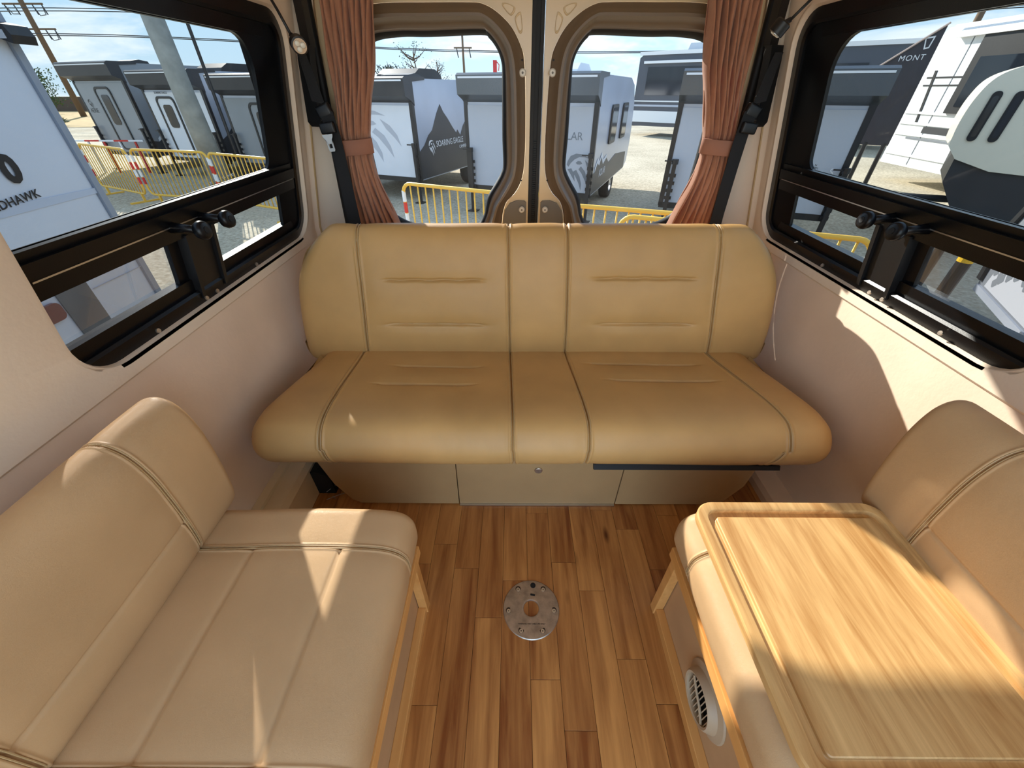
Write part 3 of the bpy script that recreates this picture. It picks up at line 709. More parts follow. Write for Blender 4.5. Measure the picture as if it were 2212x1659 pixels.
# ------------------------------------------------------------------ curtains
def curtain(s, label):
    t = thing('curtain', label, 'curtain', (s*.66, 1.77, .8), 0, None)
    # (z, inner x, outer x) seen from inside
    K = [(1.66, .545, .735), (1.53, .545, .722), (1.355, .582, .735), (1.20, .632, .752), (1.16, .645, .757), (1.12, .650, .760), (1.08, .650, .762), (1.03, .642, .768), (.98, .630, .775), (.90, .605, .782), (.816, .574, .788), (.72, .545, .79)]
    nu, V, F = 160, [], []
    Zs = [1.66-(1.66-.72)*i/70 for i in range(71)]
    for z in Zs:
        for (za, a0, a1), (zb, b0, b1) in zip(K, K[1:]):
            if zb <= z <= za: break
        q = (za-z)/(za-zb); xi = a0+(b0-a0)*q; xo = a1+(b1-a1)*q
        wdt = xo-xi; amp = .017*(wdt/.19)**.5*(1.0-.55*gs(z-1.12, .035))+.004
        for i in range(nu+1):
            u = i/nu
            ph = 2*PI*u*9.0+.8*math.sin(u*7+s)+.5*math.sin(z*3+u*5)
            y = 1.775+amp*math.sin(ph)-.022*math.sin(PI*u)*(1-.4*gs(z-1.12, .05))+.004*math.sin(ph*2.1+z*9)
            x = xi+wdt*u+.004*math.cos(ph)+ (.003*math.sin(z*25+u*30))
            V.append((s*x, y, z))
    for r in range(70):
        for i in range(nu): a = r*(nu+1)+i; F.append((a, a+1, a+nu+2, a+nu+1))
    o = mesh('cloth', V, F, M_curtain, t, True); o.matrix_parent_inverse = rel(t)
    sm = o.modifiers.new('thickness', 'SOLIDIFY'); sm.thickness = .0015
    # gathered heading tape
    # tie band wrapped round the gathered cloth
    L = []
    for dz, dr in ((-.026, 0), (-.024, .002), (.024, .002), (.026, 0)):
        L.append([(s*(.704+(.066+dr)*math.cos(2*PI*i/40)), 1.762+(.034+dr)*math.sin(2*PI*i/40), 1.12+dz+s*0+ .12*((.066)*math.cos(2*PI*i/40))*-.6) for i in range(40)])
    L.append([(x*1.0, y, z) for x, y, z in L[0]])
    o = MB().loops(L).build('tie_band', mat('curtain_tie_cloth', srgb(160, 110, 88), .85, bump=.3, bscale=500), t, True); o.matrix_parent_inverse = rel(t)
    return t
curtain(-1, 'brown pleated curtain tied back at the left edge of the rear windows')
curtain(1, 'brown pleated curtain tied back at the right edge of the rear windows')

# ------------------------------------------------------------------ seat belts
def ribbon(pts, wv, th=.0015):
    mb = MB(); L = []
    for p, w in zip(pts, wv):
        p = Vector(p); w = Vector(w)
        L.append([p-w/2, p+w/2, p+w/2+Vector((0, th*1.5, 0)), p-w/2+Vector((0, th*1.5, 0))])
    return mb.loops(L, True, True)
def belt(s, label, tongue):
    b = thing('seat_belt', label, 'seat belt', (s*.8, 1.70, 1.2))
    def P(o): o.matrix_parent_inverse = rel(b); return o
    # height-adjuster rail on the pillar
    q = MB(); L = []
    for z, x0, x1 in ((1.185, .862, .828), (1.20, .872, .820), (1.38, .850, .800), (1.42, .842, .792)):
        L.append([(s*x0, 1.778, z), (s*x1, 1.76, z), (s*(x1), 1.81, z), (s*(x0), 1.815, z)])
    P(q.loops(L, True, True).build('adjuster_cover', M_black2, b))
    P(MB().loops([[(s*(.832+.05*(1.4-z)), 1.80, z), (s*(.800+.05*(1.4-z)), 1.79, z), (s*(.800+.05*(1.4-z)), 1.84, z), (s*(.832+.05*(1.4-z)), 1.84, z)] for z in (1.42, 1.6, 1.78)], True, True).build('guide_rail', M_black2, b))
    P(autosmooth(MB().box(-.028, .028, -.014, .014, -.022, .022, .009, Matrix.Translation((s*.782, 1.735, 1.235)) @ Matrix.Rotation(s*.35, 4, 'Y')).build('guide_loop', M_black2, b), 60))
    P(ribbon([(s*.822, 1.755, 1.40), (s*.808, 1.745, 1.33), (s*.795, 1.73, 1.26)], [(s*.028, 0, .0), (s*.036, 0, .0), (s*.045, 0, .01)]).build('upper_webbing', M_web, b))
    P(ribbon([(s*.772, 1.722, 1.235), (s*.762, 1.72, 1.16), (s*.757, 1.712, 1.05), (s*.752, 1.70, .93), (s*.748, 1.69, .82), (s*.74, 1.68, .70)], [(s*.048, .0, 0)]*6).build('webbing', M_web, b))
    bk = P(autosmooth(MB().box(-.027, .027, -.012, .012, -.018, .018, .006, Matrix.Translation((s*.775, 1.712, 1.185)) @ Matrix.Rotation(s*.12, 4, 'Y')).build('tongue_holder', M_black2, b), 60))
    if tongue:
        mt = Matrix.Translation((s*.774, 1.698, 1.138)) @ Matrix.Rotation(s*.12, 4, 'Y')
        o_ = [(-.020, .028), (-.017, .018), (-.012, .012), (-.0115, -.022), (-.008, -.027), (.008, -.027), (.0115, -.022), (.012, .012), (.017, .018), (.020, .028)]
        i_ = [(-.006, -.002), (-.006, -.006), (-.006, -.010), (-.006, -.016), (-.003, -.016), (.003, -.016), (.006, -.016), (.006, -.010), (.006, -.006), (.006, -.002)]
        m_ = MB().loops([[(x, 0, z) for x, z in i_], [(x, 0, z) for x, z in o_], [(x, -.003, z) for x, z in o_], [(x, -.003, z) for x, z in i_], [(x, 0, z) for x, z in i_]])
        m_.xf(mt); P(m_.build('buckle_tongue', mat('satin_tongue_steel', srgb(205, 205, 205), .35, .7), b))
    return b
belt(-1, 'black seat belt on the left rear pillar with its silver tongue showing', True)
belt(1, 'black seat belt on the right rear pillar, tongue folded away', False)

# ------------------------------------------------------------------ gooseneck reading lamps
def lamp(s, label, head, aim, p1, p2):
    l = thing('reading_lamp', label, 'lamp', head)
    def P(o): o.matrix_parent_inverse = rel(l); return o
    h = Vector(head); a = Vector(aim).normalized()
    P(MB().tube([p2, Vector(p2).lerp(Vector(p1), .5)+Vector((0, .0, .004)), p1], .0042, 8).build('flexible_neck', M_black2, l, True))
    P(MB().tube([p1, h-a*.006], .0065, 10, rs=[.0065, .008]).build('neck_collar', M_black2, l, True))
    hd = P(autosmooth(MB().tube([h-a*.016, h-a*.012, h+a*.016, h+a*.017], .022, 28, rs=[.017, .0225, .0225, .019]).build('head', M_black2, l), 40))
    k = MB().tube([h+a*.0172, h+a*.018], .0185, 24).build('reflector', mat('lamp_reflector', srgb(200, 196, 188), .25, .8), hd)
    for i in range(3):
        o_ = a.orthogonal().normalized(); o2 = a.cross(o_); c = h+a*.0185+(o_*math.cos(i*2.09+.5)+o2*math.sin(i*2.09+.5))*.0085
        k = MB().tube([c, c+a*.0012, c+a*.003], .006, 12, rs=[.0075, .0068, .0035]).build('led_lens', mat('led_lens', srgb(240, 236, 220), .15), hd, True)
lamp(-1, 'black gooseneck reading lamp at upper left with its lens turned to the camera', (-.725, 1.52, 1.405), (.50, -.80, -.28), (-.745, 1.53, 1.428), (-.80, 1.56, 1.53))
lamp(1, 'black gooseneck reading lamp at upper right with its head turned down and away', (.700, 1.56, 1.446), (-.45, .25, -.85), (.722, 1.555, 1.462), (.80, 1.56, 1.535))

# ================================================================== OUTSIDE
GZ = -.70
M_ground = mat('sunlit_gravel', srgb(206, 192, 164), .95, noise=.16, nscale=.35, bump=.6, bscale=9)
def add_ground():
    m = bpy.data.materials.new('asphalt_lot'); m.use_nodes = True; t = m.node_tree; b = t.nodes['Principled BSDF']; b.inputs['Roughness'].default_value = .95
    g = N(t, 'ShaderNodeNewGeometry')
    n1 = N(t, 'ShaderNodeTexNoise'); n1.inputs['Scale'].default_value = .35; n1.inputs['Detail'].default_value = 4; t.links.new(g.outputs['Position'], n1.inputs['Vector'])
    n2 = N(t, 'ShaderNodeTexNoise'); n2.inputs['Scale'].default_value = 22; n2.inputs['Detail'].default_value = 6; t.links.new(g.outputs['Position'], n2.inputs['Vector'])
    mx_ = N(t, 'ShaderNodeMath', operation='MULTIPLY_ADD'); mx_.inputs[1].default_value = .55; t.links.new(n2.outputs['Fac'], mx_.inputs[0])
    h = N(t, 'ShaderNodeMath', operation='MULTIPLY'); h.inputs[1].default_value = .45; t.links.new(n1.outputs['Fac'], h.inputs[0]); t.links.new(h.outputs[0], mx_.inputs[2])
    r = N(t, 'ShaderNodeValToRGB'); r.color_ramp.elements[0].position = .36; r.color_ramp.elements[1].position = .64
    r.color_ramp.elements[0].color = srgb(150, 138, 114); r.color_ramp.elements[1].color = srgb(216, 204, 178)
    t.links.new(mx_.outputs[0], r.inputs[0]); t.links.new(r.outputs[0], b.inputs['Base Color'])
    bp = N(t, 'ShaderNodeBump'); bp.inputs['Strength'].default_value = .5; bp.inputs['Distance'].default_value = .02; t.links.new(n2.outputs['Fac'], bp.inputs['Height']); t.links.new(bp.outputs[0], b.inputs['Normal'])
    o = MB().add([(-150, -60, GZ), (150, -60, GZ), (150, 200, GZ), (-150, 200, GZ)], [(0, 1, 2, 3)]).build('ground', m); struct(o)
add_ground()
M_field = mat('dry_field', srgb(196, 168, 116), .95, noise=.25, nscale=1.2, bump=.8, bscale=6)
struct(MB().loops([[(-75, 31, GZ+.02), (-75, 40, GZ+.1), (-75, 62, GZ+.15)], [(-25, 30, GZ+.02), (-25, 40, GZ+.12), (-25, 62, GZ+.15)], [(30, 33, GZ+.02), (30, 42, GZ+.1), (30, 62, GZ+.15)]], closed=False).build('dirt_field', M_field))
M_tw = mat('trailer_white', srgb(226, 230, 236), .35, noise=.03, nscale=3, coat=.3)
M_tg = mat('trailer_grey', srgb(140, 146, 152), .4, noise=.06, nscale=2, coat=.3)
M_ts = mat('trailer_silver', srgb(176, 184, 198), .35, .2, noise=.05, nscale=2, coat=.3)
M_td = mat('trailer_charcoal', srgb(48, 50, 54), .45, noise=.1, nscale=3)
M_tk = mat('trailer_black', srgb(26, 27, 30), .4)
M_dw = mat('dark_window_glass', srgb(30, 36, 44), .08)
M_dp = mat('diamond_plate', srgb(96, 102, 108), .35, .6, bump=1.0, bscale=45)
M_tan = mat('trailer_cream', srgb(236, 228, 206), .35, coat=.3)
M_lt = mat('pale_decal', srgb(186, 190, 198), .5)
M_gd = mat('grey_decal', srgb(120, 126, 134), .5)
M_tyre = mat('tyre_rubber', srgb(24, 24, 25), .8)
M_wh = mat('white_decal', srgb(236, 238, 240), .5)

def wheel(parent, x, y, r=.33, w=.2):
    def ringx(rr, xx): return [(x+xx, y+rr*math.cos(2*PI*i/24), GZ+r+rr*math.sin(2*PI*i/24)) for i in range(24)]
    o = MB().loops([ringx(r*.6, -w/2), ringx(r*.93, -w/2), ringx(r, -w/2+.03), ringx(r, w/2-.03), ringx(r*.93, w/2), ringx(r*.6, w/2)]).build('wheel', M_tyre, parent, True)
    r_ = MB().loops([ringx(r*.6, w/2-.01), ringx(r*.5, w/2-.04), ringx(r*.15, w/2-.02)], False, True).build('rim', M_alu, o)
    MB().loops([ringx(r*.6, -w/2+.01), ringx(r*.5, -w/2+.04), ringx(r*.15, -w/2+.02)], False, True).build('rim', M_alu, o)
def eagle(P, mb, k=1.0):
    """stylised bird head in face coordinates"""
    for poly in ([(0, .55), (.10, .72), (.30, .80), (.55, .78), (.75, .68), (.60, .70), (.42, .70), (.25, .62), (.12, .50), (.05, .38), (-.02, .44)],
                 [(.30, .52), (.38, .58), (.48, .57), (.54, .50), (.46, .47), (.36, .47)],
                 [(.62, .62), (.80, .48), (.92, .28), (.98, .02), (.86, .22), (.72, .40)],
                 [(.50, .42), (.66, .26), (.76, .02), (.80, -.25), (.68, -.02), (.54, .20), (.42, .32)],
                 [(.34, .30), (.48, .10), (.56, -.14), (.56, -.36), (.46, -.12), (.32, .10), (.20, .22)],
                 [(.16, .34), (.28, .14), (.32, -.08), (.24, .02), (.12, .18), (.02, .30)]):
        k0 = len(mb.v); mb.add([P(x*k, z*k) for x, z in poly], [tuple(range(len(poly)))])
    return mb
def camper(name, label, corner, ang, w=2.25, L=4.2, H=2.2, face=M_tw, side=M_ts, capm=M_td, group=None, opts=()):
    """small trailer; origin at its rear right bottom corner; x to the left is negative, y forward along the side"""
    T = thing(name, label, 'camper trailer', (corner[0], corner[1], GZ), ang, group)
    z0 = .42; gz = -GZ
    prof = [(0, z0), (0, H-.02), (.02, H), (L-1.1, H), (L-.55, H-.12), (L-.18, H-.45), (L-.02, H-.95), (L, z0+.5), (L-.12, z0+.12), (L-.5, z0)]
    body = MB().prism(prof, 0, -w, 0).build('body', side, T)
    # rear wall panel with dark surround
    MB().box(-w+.06, -.07, -.012, 0, z0+.06, H-.42).build('rear_panel', face, T)
    MB().box(-w-.01, -w+.06, -.02, .05, z0, H-.36).build('corner_trim', M_tk, T)
    MB().box(-.07, .012, -.02, .05, z0, H-.36).build('corner_trim', M_tk, T)
    MB().box(-w, 0, -.02, .05, z0-.03, z0+.06).build('bumper_rail', M_tk, T)
    # overhanging cap
    MB().prism([(.06, H-.42), (-.05, H-.34), (-.22, H-.27), (-.24, H), (-.18, H+.03), (.5, H+.03), (.5, H-.02), (.06, H-.05)], 0, -w-.02, .02).build('rear_cap', M_dp if 'plate' in opts else capm, T)
    MB().box(-w+.02, -.02, -.245, -.235, H-.045, H-.02).build('cap_strip', M_wh, T)
    # rounded door with window
    if 'door' in opts or 'adoor' in opts:
        dx0, dx1 = (-w*.62, -w*.62+.62) if 'door' in opts else (-w*.80, -w*.80+.62)
        fr = MB(); o_ = rrect(dx0-.05, dx1+.05, z0+.12, H-.50, .14, 5); i_ = rrect(dx0, dx1, z0+.16, H-.55, .10, 5)
        d = fr.loops([[(x, -.012, z) for x, z in o_], [(x, -.035, z) for x, z in o_], [(x, -.035, z) for x, z in i_], [(x, -.013, z) for x, z in i_]]).build('door_frame', M_tk, T)
        MB().add([(x, -.018, z) for x, z in i_], [tuple(range(len(i_)))]).build('door_leaf', face, d)
        wi = rrect(dx0+.14, dx1-.14, z0+.75, H-.68, .08, 5)
        MB().prism(wi, 1, -.03, -.02).build('door_window', M_dw, d)
    # side windows
    if 'sidewin' in opts:
        for y0 in (1.15, 2.35):
            wi = rrect(y0, y0+.62, z0+.72, H-.42, .08, 5)
            f = MB().prism(wi, 0, .0, .03).build('side_window', M_tk, T)
            MB().prism(rrect(y0+.05, y0+.57, z0+.77, H-.47, .06, 5), 0, .03, .034).build('side_pane', M_dw, f)
    # roof air conditioner and vent
    if 'ac' in opts:
        a = MB().prism([(1.2, H), (1.25, H+.10), (1.45, H+.2), (2.1, H+.2), (2.35, H+.1), (2.4, H)], 0, -w*.72, -w*.3).build('roof_air_conditioner', M_tk if 'darkac' in opts else M_wh, T)
    if 'vent' in opts:
        MB().prism([(.65, H), (.68, H+.07), (.9, H+.10), (1.12, H+.07), (1.15, H)], 0, -w*.5, -w*.2).build('roof_vent', M_td, T)
    # stabiliser jacks
    for x in (-w+.12, -.02):
        j = MB().box(x-.03, x+.03, -.13, -.07, .02, 1.05).box(x-.09, x+.09, -.19, -.01, 0, .02)
        for k in range(5): j.box(x-.055, x+.055, -.07, -.05, .42+k*.11, .47+k*.11)
        jj = j.build('stabiliser_jack', M_tk, T); MB().tube([(x, -.10, 1.05), (x, -.10, 1.12)], .05, 8).box(x-.16, x, -.11, -.09, 1.08, 1.10).build('jack_crank', M_tk, jj)
    if 'wheels' in opts or True:
        for x in (-.13, -w+.13):
            w_ = MB(); r = .32; ring = lambda rr, xx: [(x+xx, L*.55+rr*math.cos(2*PI*i/20), r+rr*math.sin(2*PI*i/20)) for i in range(20)]
            wo = w_.loops([ring(.19, -.1), ring(.30, -.1), ring(.32, -.07), ring(.32, .07), ring(.30, .1), ring(.19, .1)]).build('wheel', M_tyre, T, True)
            MB().loops([ring(.19, .09), ring(.15, .06), ring(.05, .08)], False, True).build('rim', M_alu, wo)
    if 'eagle' in opts:
        MB().loops([[(0, 0, 0)]]) if False else None
        eagle(lambda x, z: (-w+.70+x*1.25, -.0135, 1.02+z*.80), MB()).build('bird_mural', M_lt if 'pale' in opts else M_tk, T)
    if 'mountain' in opts:   # dark ridge printed on the side
        y1 = 3.7
        ridge = [(.05, .44), (.05, .95), (.25, 1.05), (.45, 1.22), (.62, 1.30), (.85, 1.58), (1.02, 1.74), (1.14, 1.60), (1.3, 1.48), (1.5, 1.30), (1.66, 1.18), (1.72, 1.24), (1.85, 1.12), (2.0, 1.30), (2.3, 1.5), (2.6, 1.2), (3.4, 1.0), (3.4, .44)]
        MB().prism(ridge, 0, .002, .006).build('mountain_print', M_td, T)
    if 'lowmount' in opts:
        ridge = [(.05, .44), (.05, .80), (.2, .78), (.4, .92), (.55, .86), (.7, .98), (.9, .84), (1.2, .92), (1.5, .80), (2.2, .88), (3.6, .78), (3.6, .44)]
        MB().prism(ridge, 0, .002, .006).build('mountain_print', M_td, T)
        snow = [(.2, .78), (.4, .92), (.55, .86), (.7, .98), (.9, .84), (1.2, .92), (1.2, .98), (.9, .92), (.7, 1.06), (.55, .93), (.4, 1.0), (.2, .86)]
        MB().prism(snow, 0, .0065, .008).build('snow_print', M_wh, T)
    for o_ in opts:
        if isinstance(o_, tuple) and o_[0] == 'ft':   # text on the rear face
            _, s_, x, z, sz, mm = o_; text('lettering', s_, mm, sz, face_m((x, -.0145, z), (1, 0, 0), (0, 0, 1)), T, 'LEFT', .001)
        if isinstance(o_, tuple) and o_[0] == 'st':   # text on the right side
            _, s_, y, z, sz, mm = o_; text('lettering', s_, mm, sz, face_m((.010, y, z), (0, 1, 0), (0, 0, 1)), T, 'LEFT', .001)
        if isinstance(o_, tuple) and o_[0] == 'se':
            _, y, z, sz, mm = o_; eagle(lambda a, b: (.0095, y+a*sz, z+b*sz), MB()).build('bird_emblem', mm, T)
        if isinstance(o_, tuple) and o_[0] == 'fe':
            _, x, z, sz, mm = o_; eagle(lambda a, b: (x+a*sz, -.0148, z+b*sz), MB()).build('bird_emblem', mm, T)
    return T
AN = math.radians(-22)
G1 = 'camper trailers parked in a row behind the yellow barriers'
camper('camper_trailer', 'tall grey camper trailer far left in the row, dark wing logo beside its door', (-10.5, 13.05), AN, 2.3, 4.6, 2.55, M_tg, M_tg, M_td, G1, ('door', 'lowmount', ('ft', 'AERIE', -2.14, 1.45, .11, M_tk), ('fe', -2.05, 1.60, .2, M_tk), ('st', 'AERIE', 1.2, 1.45, .17, M_tk), ('se', 1.4, 1.72, .25, M_tk), 'vent'))
camper('camper_trailer', 'white faced camper trailer with bird mural, behind the concrete pole', (-7.7, 11.83), AN, 2.3, 4.4, 2.35, M_tw, M_ts, M_td, G1, ('adoor', 'ac', 'darkac', 'mountain', ('fe', -.85, 1.0, .62, M_tk), ('ft', 'SOARING EAGLE', -1.85, 1.90, .05, M_tk)))
camper('camper_trailer', 'grey camper trailer at the rear end of the left window with its door half hidden', (-5.0, 10.7), AN, 2.3, 4.4, 2.25, M_tg, M_ts, M_td, G1, ('door', 'mountain', 'vent'))
camper('camper_trailer', 'camper trailer with pale bird mural behind the left curtain', (-2.08, 9.30), AN, 2.3, 4.4, 2.16, M_tw, M_ts, M_td, G1, ('eagle', 'pale', 'mountain', 'vent', 'ac', 'darkac', ('st', 'SOARING EAGLE', .72, .98, .12, M_wh), ('st', 'CAMPERS', 1.75, .86, .07, M_wh), ('se', .42, .92, .26, M_wh)))
camper('camper_trailer', 'silver camper trailer with two side windows, behind the middle post of the rear doors', (1.28, 7.75), AN, 2.45, 4.1, 2.19, M_lt, M_ts, M_dp, G1, ('door', 'sidewin', 'lowmount', 'ac', ('ft', 'ADLAR', -.74, 1.30, .12, M_gd), ('st', 'ADLAR', .60, .66, .13, M_wh), ('fe', -.45, .7, .5, M_gd), ('ft', 'SOARING EAGLE', -1.75, 1.84, .05, M_tk)))
camper('camper_trailer', 'camper trailer seen past the right curtain, with diamond plate cap', (4.62, 6.25), AN, 2.42, 4.1, 2.2, M_lt, M_ts, M_dp, G1, ('plate', ('fe', -1.9, .7, .7, M_gd), 'lowmount', ('ft', 'S', -.2, 1.0, .1, M_wh)))

# large white motor coach close on the left
RH = thing('motor_coach', 'large white motor coach with black numeral close outside the left window', 'motorhome', (-2.75, 2.73, GZ))
gz = .70
def RP(o): o.parent = RH; return o
bodyp = rrect(-2.5, 0, .28, 3.50, .10, 5)
L = [[(x, y, z) for x, z in bodyp] for y in (-4.6, -.05)]+[[((x+1.25)*.985-1.25, 0, (z-1.9)*.985+1.9) for x, z in bodyp]]
o = MB().loops(L, True, True).build('body', mat('coach_white', srgb(214, 224, 240), .35, noise=.03, nscale=2, coat=.3), RH); autosmooth(o, 30)
MB().box(-.01, .004, -3.9, -.36, 2.10, 2.78).build('side_window', M_dw, RH)
MB().box(-.01, .012, -.42, -.40, .4, 3.3).build('panel_joint', M_ts, RH) if False else None
def sidepoly(nm, pts, m_, x=.003): return MB().prism([(y, z) for y, z in pts], 0, x-.002, x).build(nm, m_, RH)
M_pur = mat('violet_decal', srgb(96, 92, 132), .5)
sidepoly('swoosh_decal', [(-2.0, 2.05), (-.55, 2.08), (-.42, 2.02), (-.60, 1.96), (-1.4, 1.86), (-2.0, 1.8)], M_pur)
sidepoly('swoosh_decal', [(-2.0, 1.34), (-1.0, 1.52), (-.02, 1.50), (-.02, 1.47), (-1.0, 1.46), (-2.0, 1.22)], mat('pale_blue_decal', srgb(196, 208, 228), .5), .0035)
sidepoly('stripe_decal', [(-2.4, .35), (-1.55, 1.12), (-1.42, 1.12), (-2.2, .35)], mat('brown_decal', srgb(96, 84, 84), .5))
sidepoly('stripe_decal', [(-1.25, .35), (-.92, .80), (-.80, 1.00), (-.75, 1.00), (-.86, .78), (-1.12, .35)], MATS['brown_decal'])
sidepoly('stripe_decal', [(-1.75, .62), (-1.30, .86), (-1.12, .80), (-1.30, .50), (-1.75, .40)], M_gd)
MB().box(-.01, .006, -4.5, -.02, .70, .712).build('lower_moulding', M_ts, RH)
f = MB().tube([(.0, -.80, .53), (.012, -.80, .53)], .022, 14).build('latch', M_alu, RH)
for y0, y1, z0_, z1_ in ((-.98, -.97, .40, 1.05), (-.62, -.615, .72, .98), (-.42, -.03, .99, .995)):
    MB().box(0, .005, y0, y1, z0_, z1_).build('panel_seam', M_ts, RH)
MB().prism(rrect(-.64, -.44, .72, 1.16, .08, 5), 0, 0, .008).build('dark_oval', mat('oval_grey', srgb(84, 92, 100), .4), RH)  # dark grey rounded shape on the coach side
MB().prism(rrect(-.78, -.66, .92, 1.02, .03, 5), 0, 0, .02).build('clearance_light', mat('red_brown_lens', srgb(120, 56, 52), .3), RH)
MB().box(0, .006, -.36, -.24, 1.08, 1.15).build('warning_sticker', M_wh, RH)
MB().box(0, .007, -.36, -.24, 1.13, 1.15).build('sticker_band', mat('red_decal', srgb(170, 60, 60), .5), RH)
lt = MB().prism([(-.02, 2.22), (-.02, 2.26), (.02, 2.275), (.09, 2.26), (.105, 2.22), (.095, 2.185), (.02, 2.21)], 1, -.10, .03).build('marker_lamp', M_tk, RH)
MB().box(.02, .08, -.105, -.098, 2.205, 2.24).build('lamp_lens', M_alu, lt)
MB().box(-.06, .012, -.03, .012, .3, 2.9).build('corner_moulding', mat('coach_grey_trim', srgb(150, 160, 176), .4), RH)
text('lettering', 'REDHAWK', M_tk, .042, face_m((.006, -.66, 1.492), (0, 1, .09), (0, 0, 1)), RH, 'LEFT', .001, 1.05, 0, .0006)
text('numeral', '0', M_tk, .125, face_m((.006, -.47, 1.60), (0, 1, .12), (0, 0, 1)), RH, 'LEFT', .001, 1, 0, .008)
for c in RH.children: c.matrix_parent_inverse = Matrix.Identity(4)

# white fifth-wheel coach on the right, sunlit
RV = thing('motor_coach', 'tall white coach with a large dark side window outside the right window', 'motorhome', (10.05, 12.4, GZ), math.radians(-4))
o = MB().prism([(0, .40), (0, 3.0), (.1, 3.15), (2.4, 3.15), (2.4, .40)], 1, -10.0, 0).build('body', mat('coach_bright_white', srgb(236, 240, 242), .35, coat=.3), RV)
def rvbox(nm, y0, y1, z0_, z1_, m_, t=.02): return MB().box(-t, 0, y0, y1, z0_, z1_).build(nm, m_, RV)
w_ = rvbox('slide_out_frame', -6.2, -1.35, 1.55, 2.95, M_tk, .10)
MB().box(-.115, -.10, -6.1, -1.55, 1.68, 2.55).build('slide_window', M_dw, w_)
rvbox('awning_roll', -9.0, -.6, 2.92, 3.03, M_wh, .16); rvbox('awning_roll', -9.0, -.4, 3.08, 3.16, M_wh, .10)
for z in (1.50, 1.28, 1.05, .62): rvbox('side_moulding', -9.8, -.05, z, z+.05, M_wh, .035)
rvbox('grey_stripe', -9.8, -.9, 1.13, 1.26, M_td, .012); rvbox('grey_stripe', -9.8, -.5, .98, 1.02, M_gd, .012)
rvbox('panel_seam', -.98, -.96, .45, 3.0, M_gd, .008)
for z in (2.2, 2.05): rvbox('black_pinstripe', -1.3, -.2, z, z+.03, M_tk, .012)
MB().prism([(-.62, 1.3), (-.55, 1.3), (-.35, 2.35), (-.42, 2.35)], 0, -.014, 0).build('black_slash', M_tk, RV)
rvbox('hatch', -2.35, -2.05, .82, .94, M_wh, .03)
for y in (-4.8, -5.7):
    ring = lambda rr, xx: [(.12+xx, y+rr*math.cos(2*PI*i/20), .38+rr*math.sin(2*PI*i/20)) for i in range(20)]
    wo = MB().loops([ring(.22, -.12), ring(.36, -.12), ring(.38, -.08), ring(.38, .08), ring(.22, .12)]).build('wheel', M_tyre, RV, True)
    MB().loops([ring(.22, -.11), ring(.05, -.09)], True, False).build('rim', M_alu, wo)
MB().prism([(-6, 3.15), (-5.9, 3.35), (-5.2, 3.35), (-5.1, 3.15)], 0, .6, 1.4).build('roof_air_conditioner', M_wh, RV)
# dark coach behind, facing the camera
DR = thing('motor_coach', 'long dark grey coach with silver stripes parked behind the silver trailer', 'motorhome', (6.1, 25.0, GZ), math.radians(-38))
MB().prism([(0, .45), (0, 3.2), (.3, 3.42), (12.5, 3.42), (13.0, 3.0), (13.2, 2.2), (13.0, 1.3), (10.8, 1.2), (10.6, .45)], 1, 0, 2.5).build('body', mat('coach_graphite', srgb(66, 72, 84), .35, coat=.4), DR)
def drb(nm, x0, x1, z0_, z1_, m_, t=.03): return MB().box(x0, x1, -t, 0, z0_, z1_).build(nm, m_, DR)
drb('roof_edge', 0, 12.6, 3.30, 3.44, M_wh, .08); drb('awning_roll', .3, 5.5, 2.98, 3.08, M_wh, .16)
w_ = drb('side_window', .5, 4.2, 1.75, 2.85, M_dw, .03); drb('side_window', 6.0, 9.3, 1.8, 2.8, M_dw, .03)
drb('silver_stripe', .0, 10.6, 1.28, 1.36, M_ts, .03); drb('white_skirt', 0, 10.6, .62, 1.1, M_wh, .03); drb('silver_stripe', 0, 10.6, 1.48, 1.53, M_wh, .03)
MB().prism([(2.0, 3.42), (2.1, 3.72), (3.1, 3.72), (3.3, 3.42)], 1, .7, 1.6).build('roof_air_conditioner', M_wh, DR)
drb('black_beam', 9.6, 13.0, 2.16, 2.42, M_tk, .3)
for x in (6.4, 7.3):
    ring = lambda rr, yy: [(x+rr*math.cos(2*PI*i/20), .1+yy, .38+rr*math.sin(2*PI*i/20)) for i in range(20)]
    wo = MB().loops([ring(.22, -.12), ring(.36, -.12), ring(.38, -.08), ring(.38, .08), ring(.22, .12)]).build('wheel', M_tyre, DR, True)
    MB().loops([ring(.22, -.11), ring(.05, -.09)], True, False).build('rim', M_alu, wo)
    MB().prism([(x-.5, .6), (x-.35, .85), (x+.35, .85), (x+.5, .6), (x+.3, .72), (x-.3, .72)], 1, -.05, 0).build('fender', M_wh, DR)
# sign shaped front cover with MONT lettering
CV = thing('trailer_nose_cover', 'dark triangular nose cover with white lettering beside the tall white coach', 'cover', (8.3, 11.5, GZ), math.radians(-35))
MB().prism([(-.08, 2.38), (.80, 3.08), (.80, .9), (.25, .9)], 1, 0, .06).build('panel', mat('cover_charcoal', srgb(58, 56, 62), .6, noise=.15, nscale=4), CV)
text('lettering', 'MONT', M_wh, .10, face_m((.235, -.004, 2.49), (1, 0, .04), (0, 0, 1)), CV, 'LEFT', .002, 1.15)
sq = [(.53, 2.88), (.69, 2.90), (.67, 2.70), (.585, 2.68)]; sq2 = [(.555, 2.855), (.665, 2.87), (.65, 2.72), (.60, 2.71)]
MB().loops([[(x, -.004, z) for x, z in sq], [(x, -.006, z) for x, z in sq2]]).build('emblem', M_wh, CV)
MB().tube([(-.10, -.02, 2.38), (.82, -.02, 3.10)], .02, 6).build('edge_cord', mat('cover_edge', srgb(190, 170, 160), .6), CV)
MB().tube([(.35, .03, 0), (.35, .03, .95)], .05, 8).build('support', M_tk, CV); MB().tube([(.72, .03, 0), (.72, .03, .95)], .05, 8).build('support', M_tk, CV)

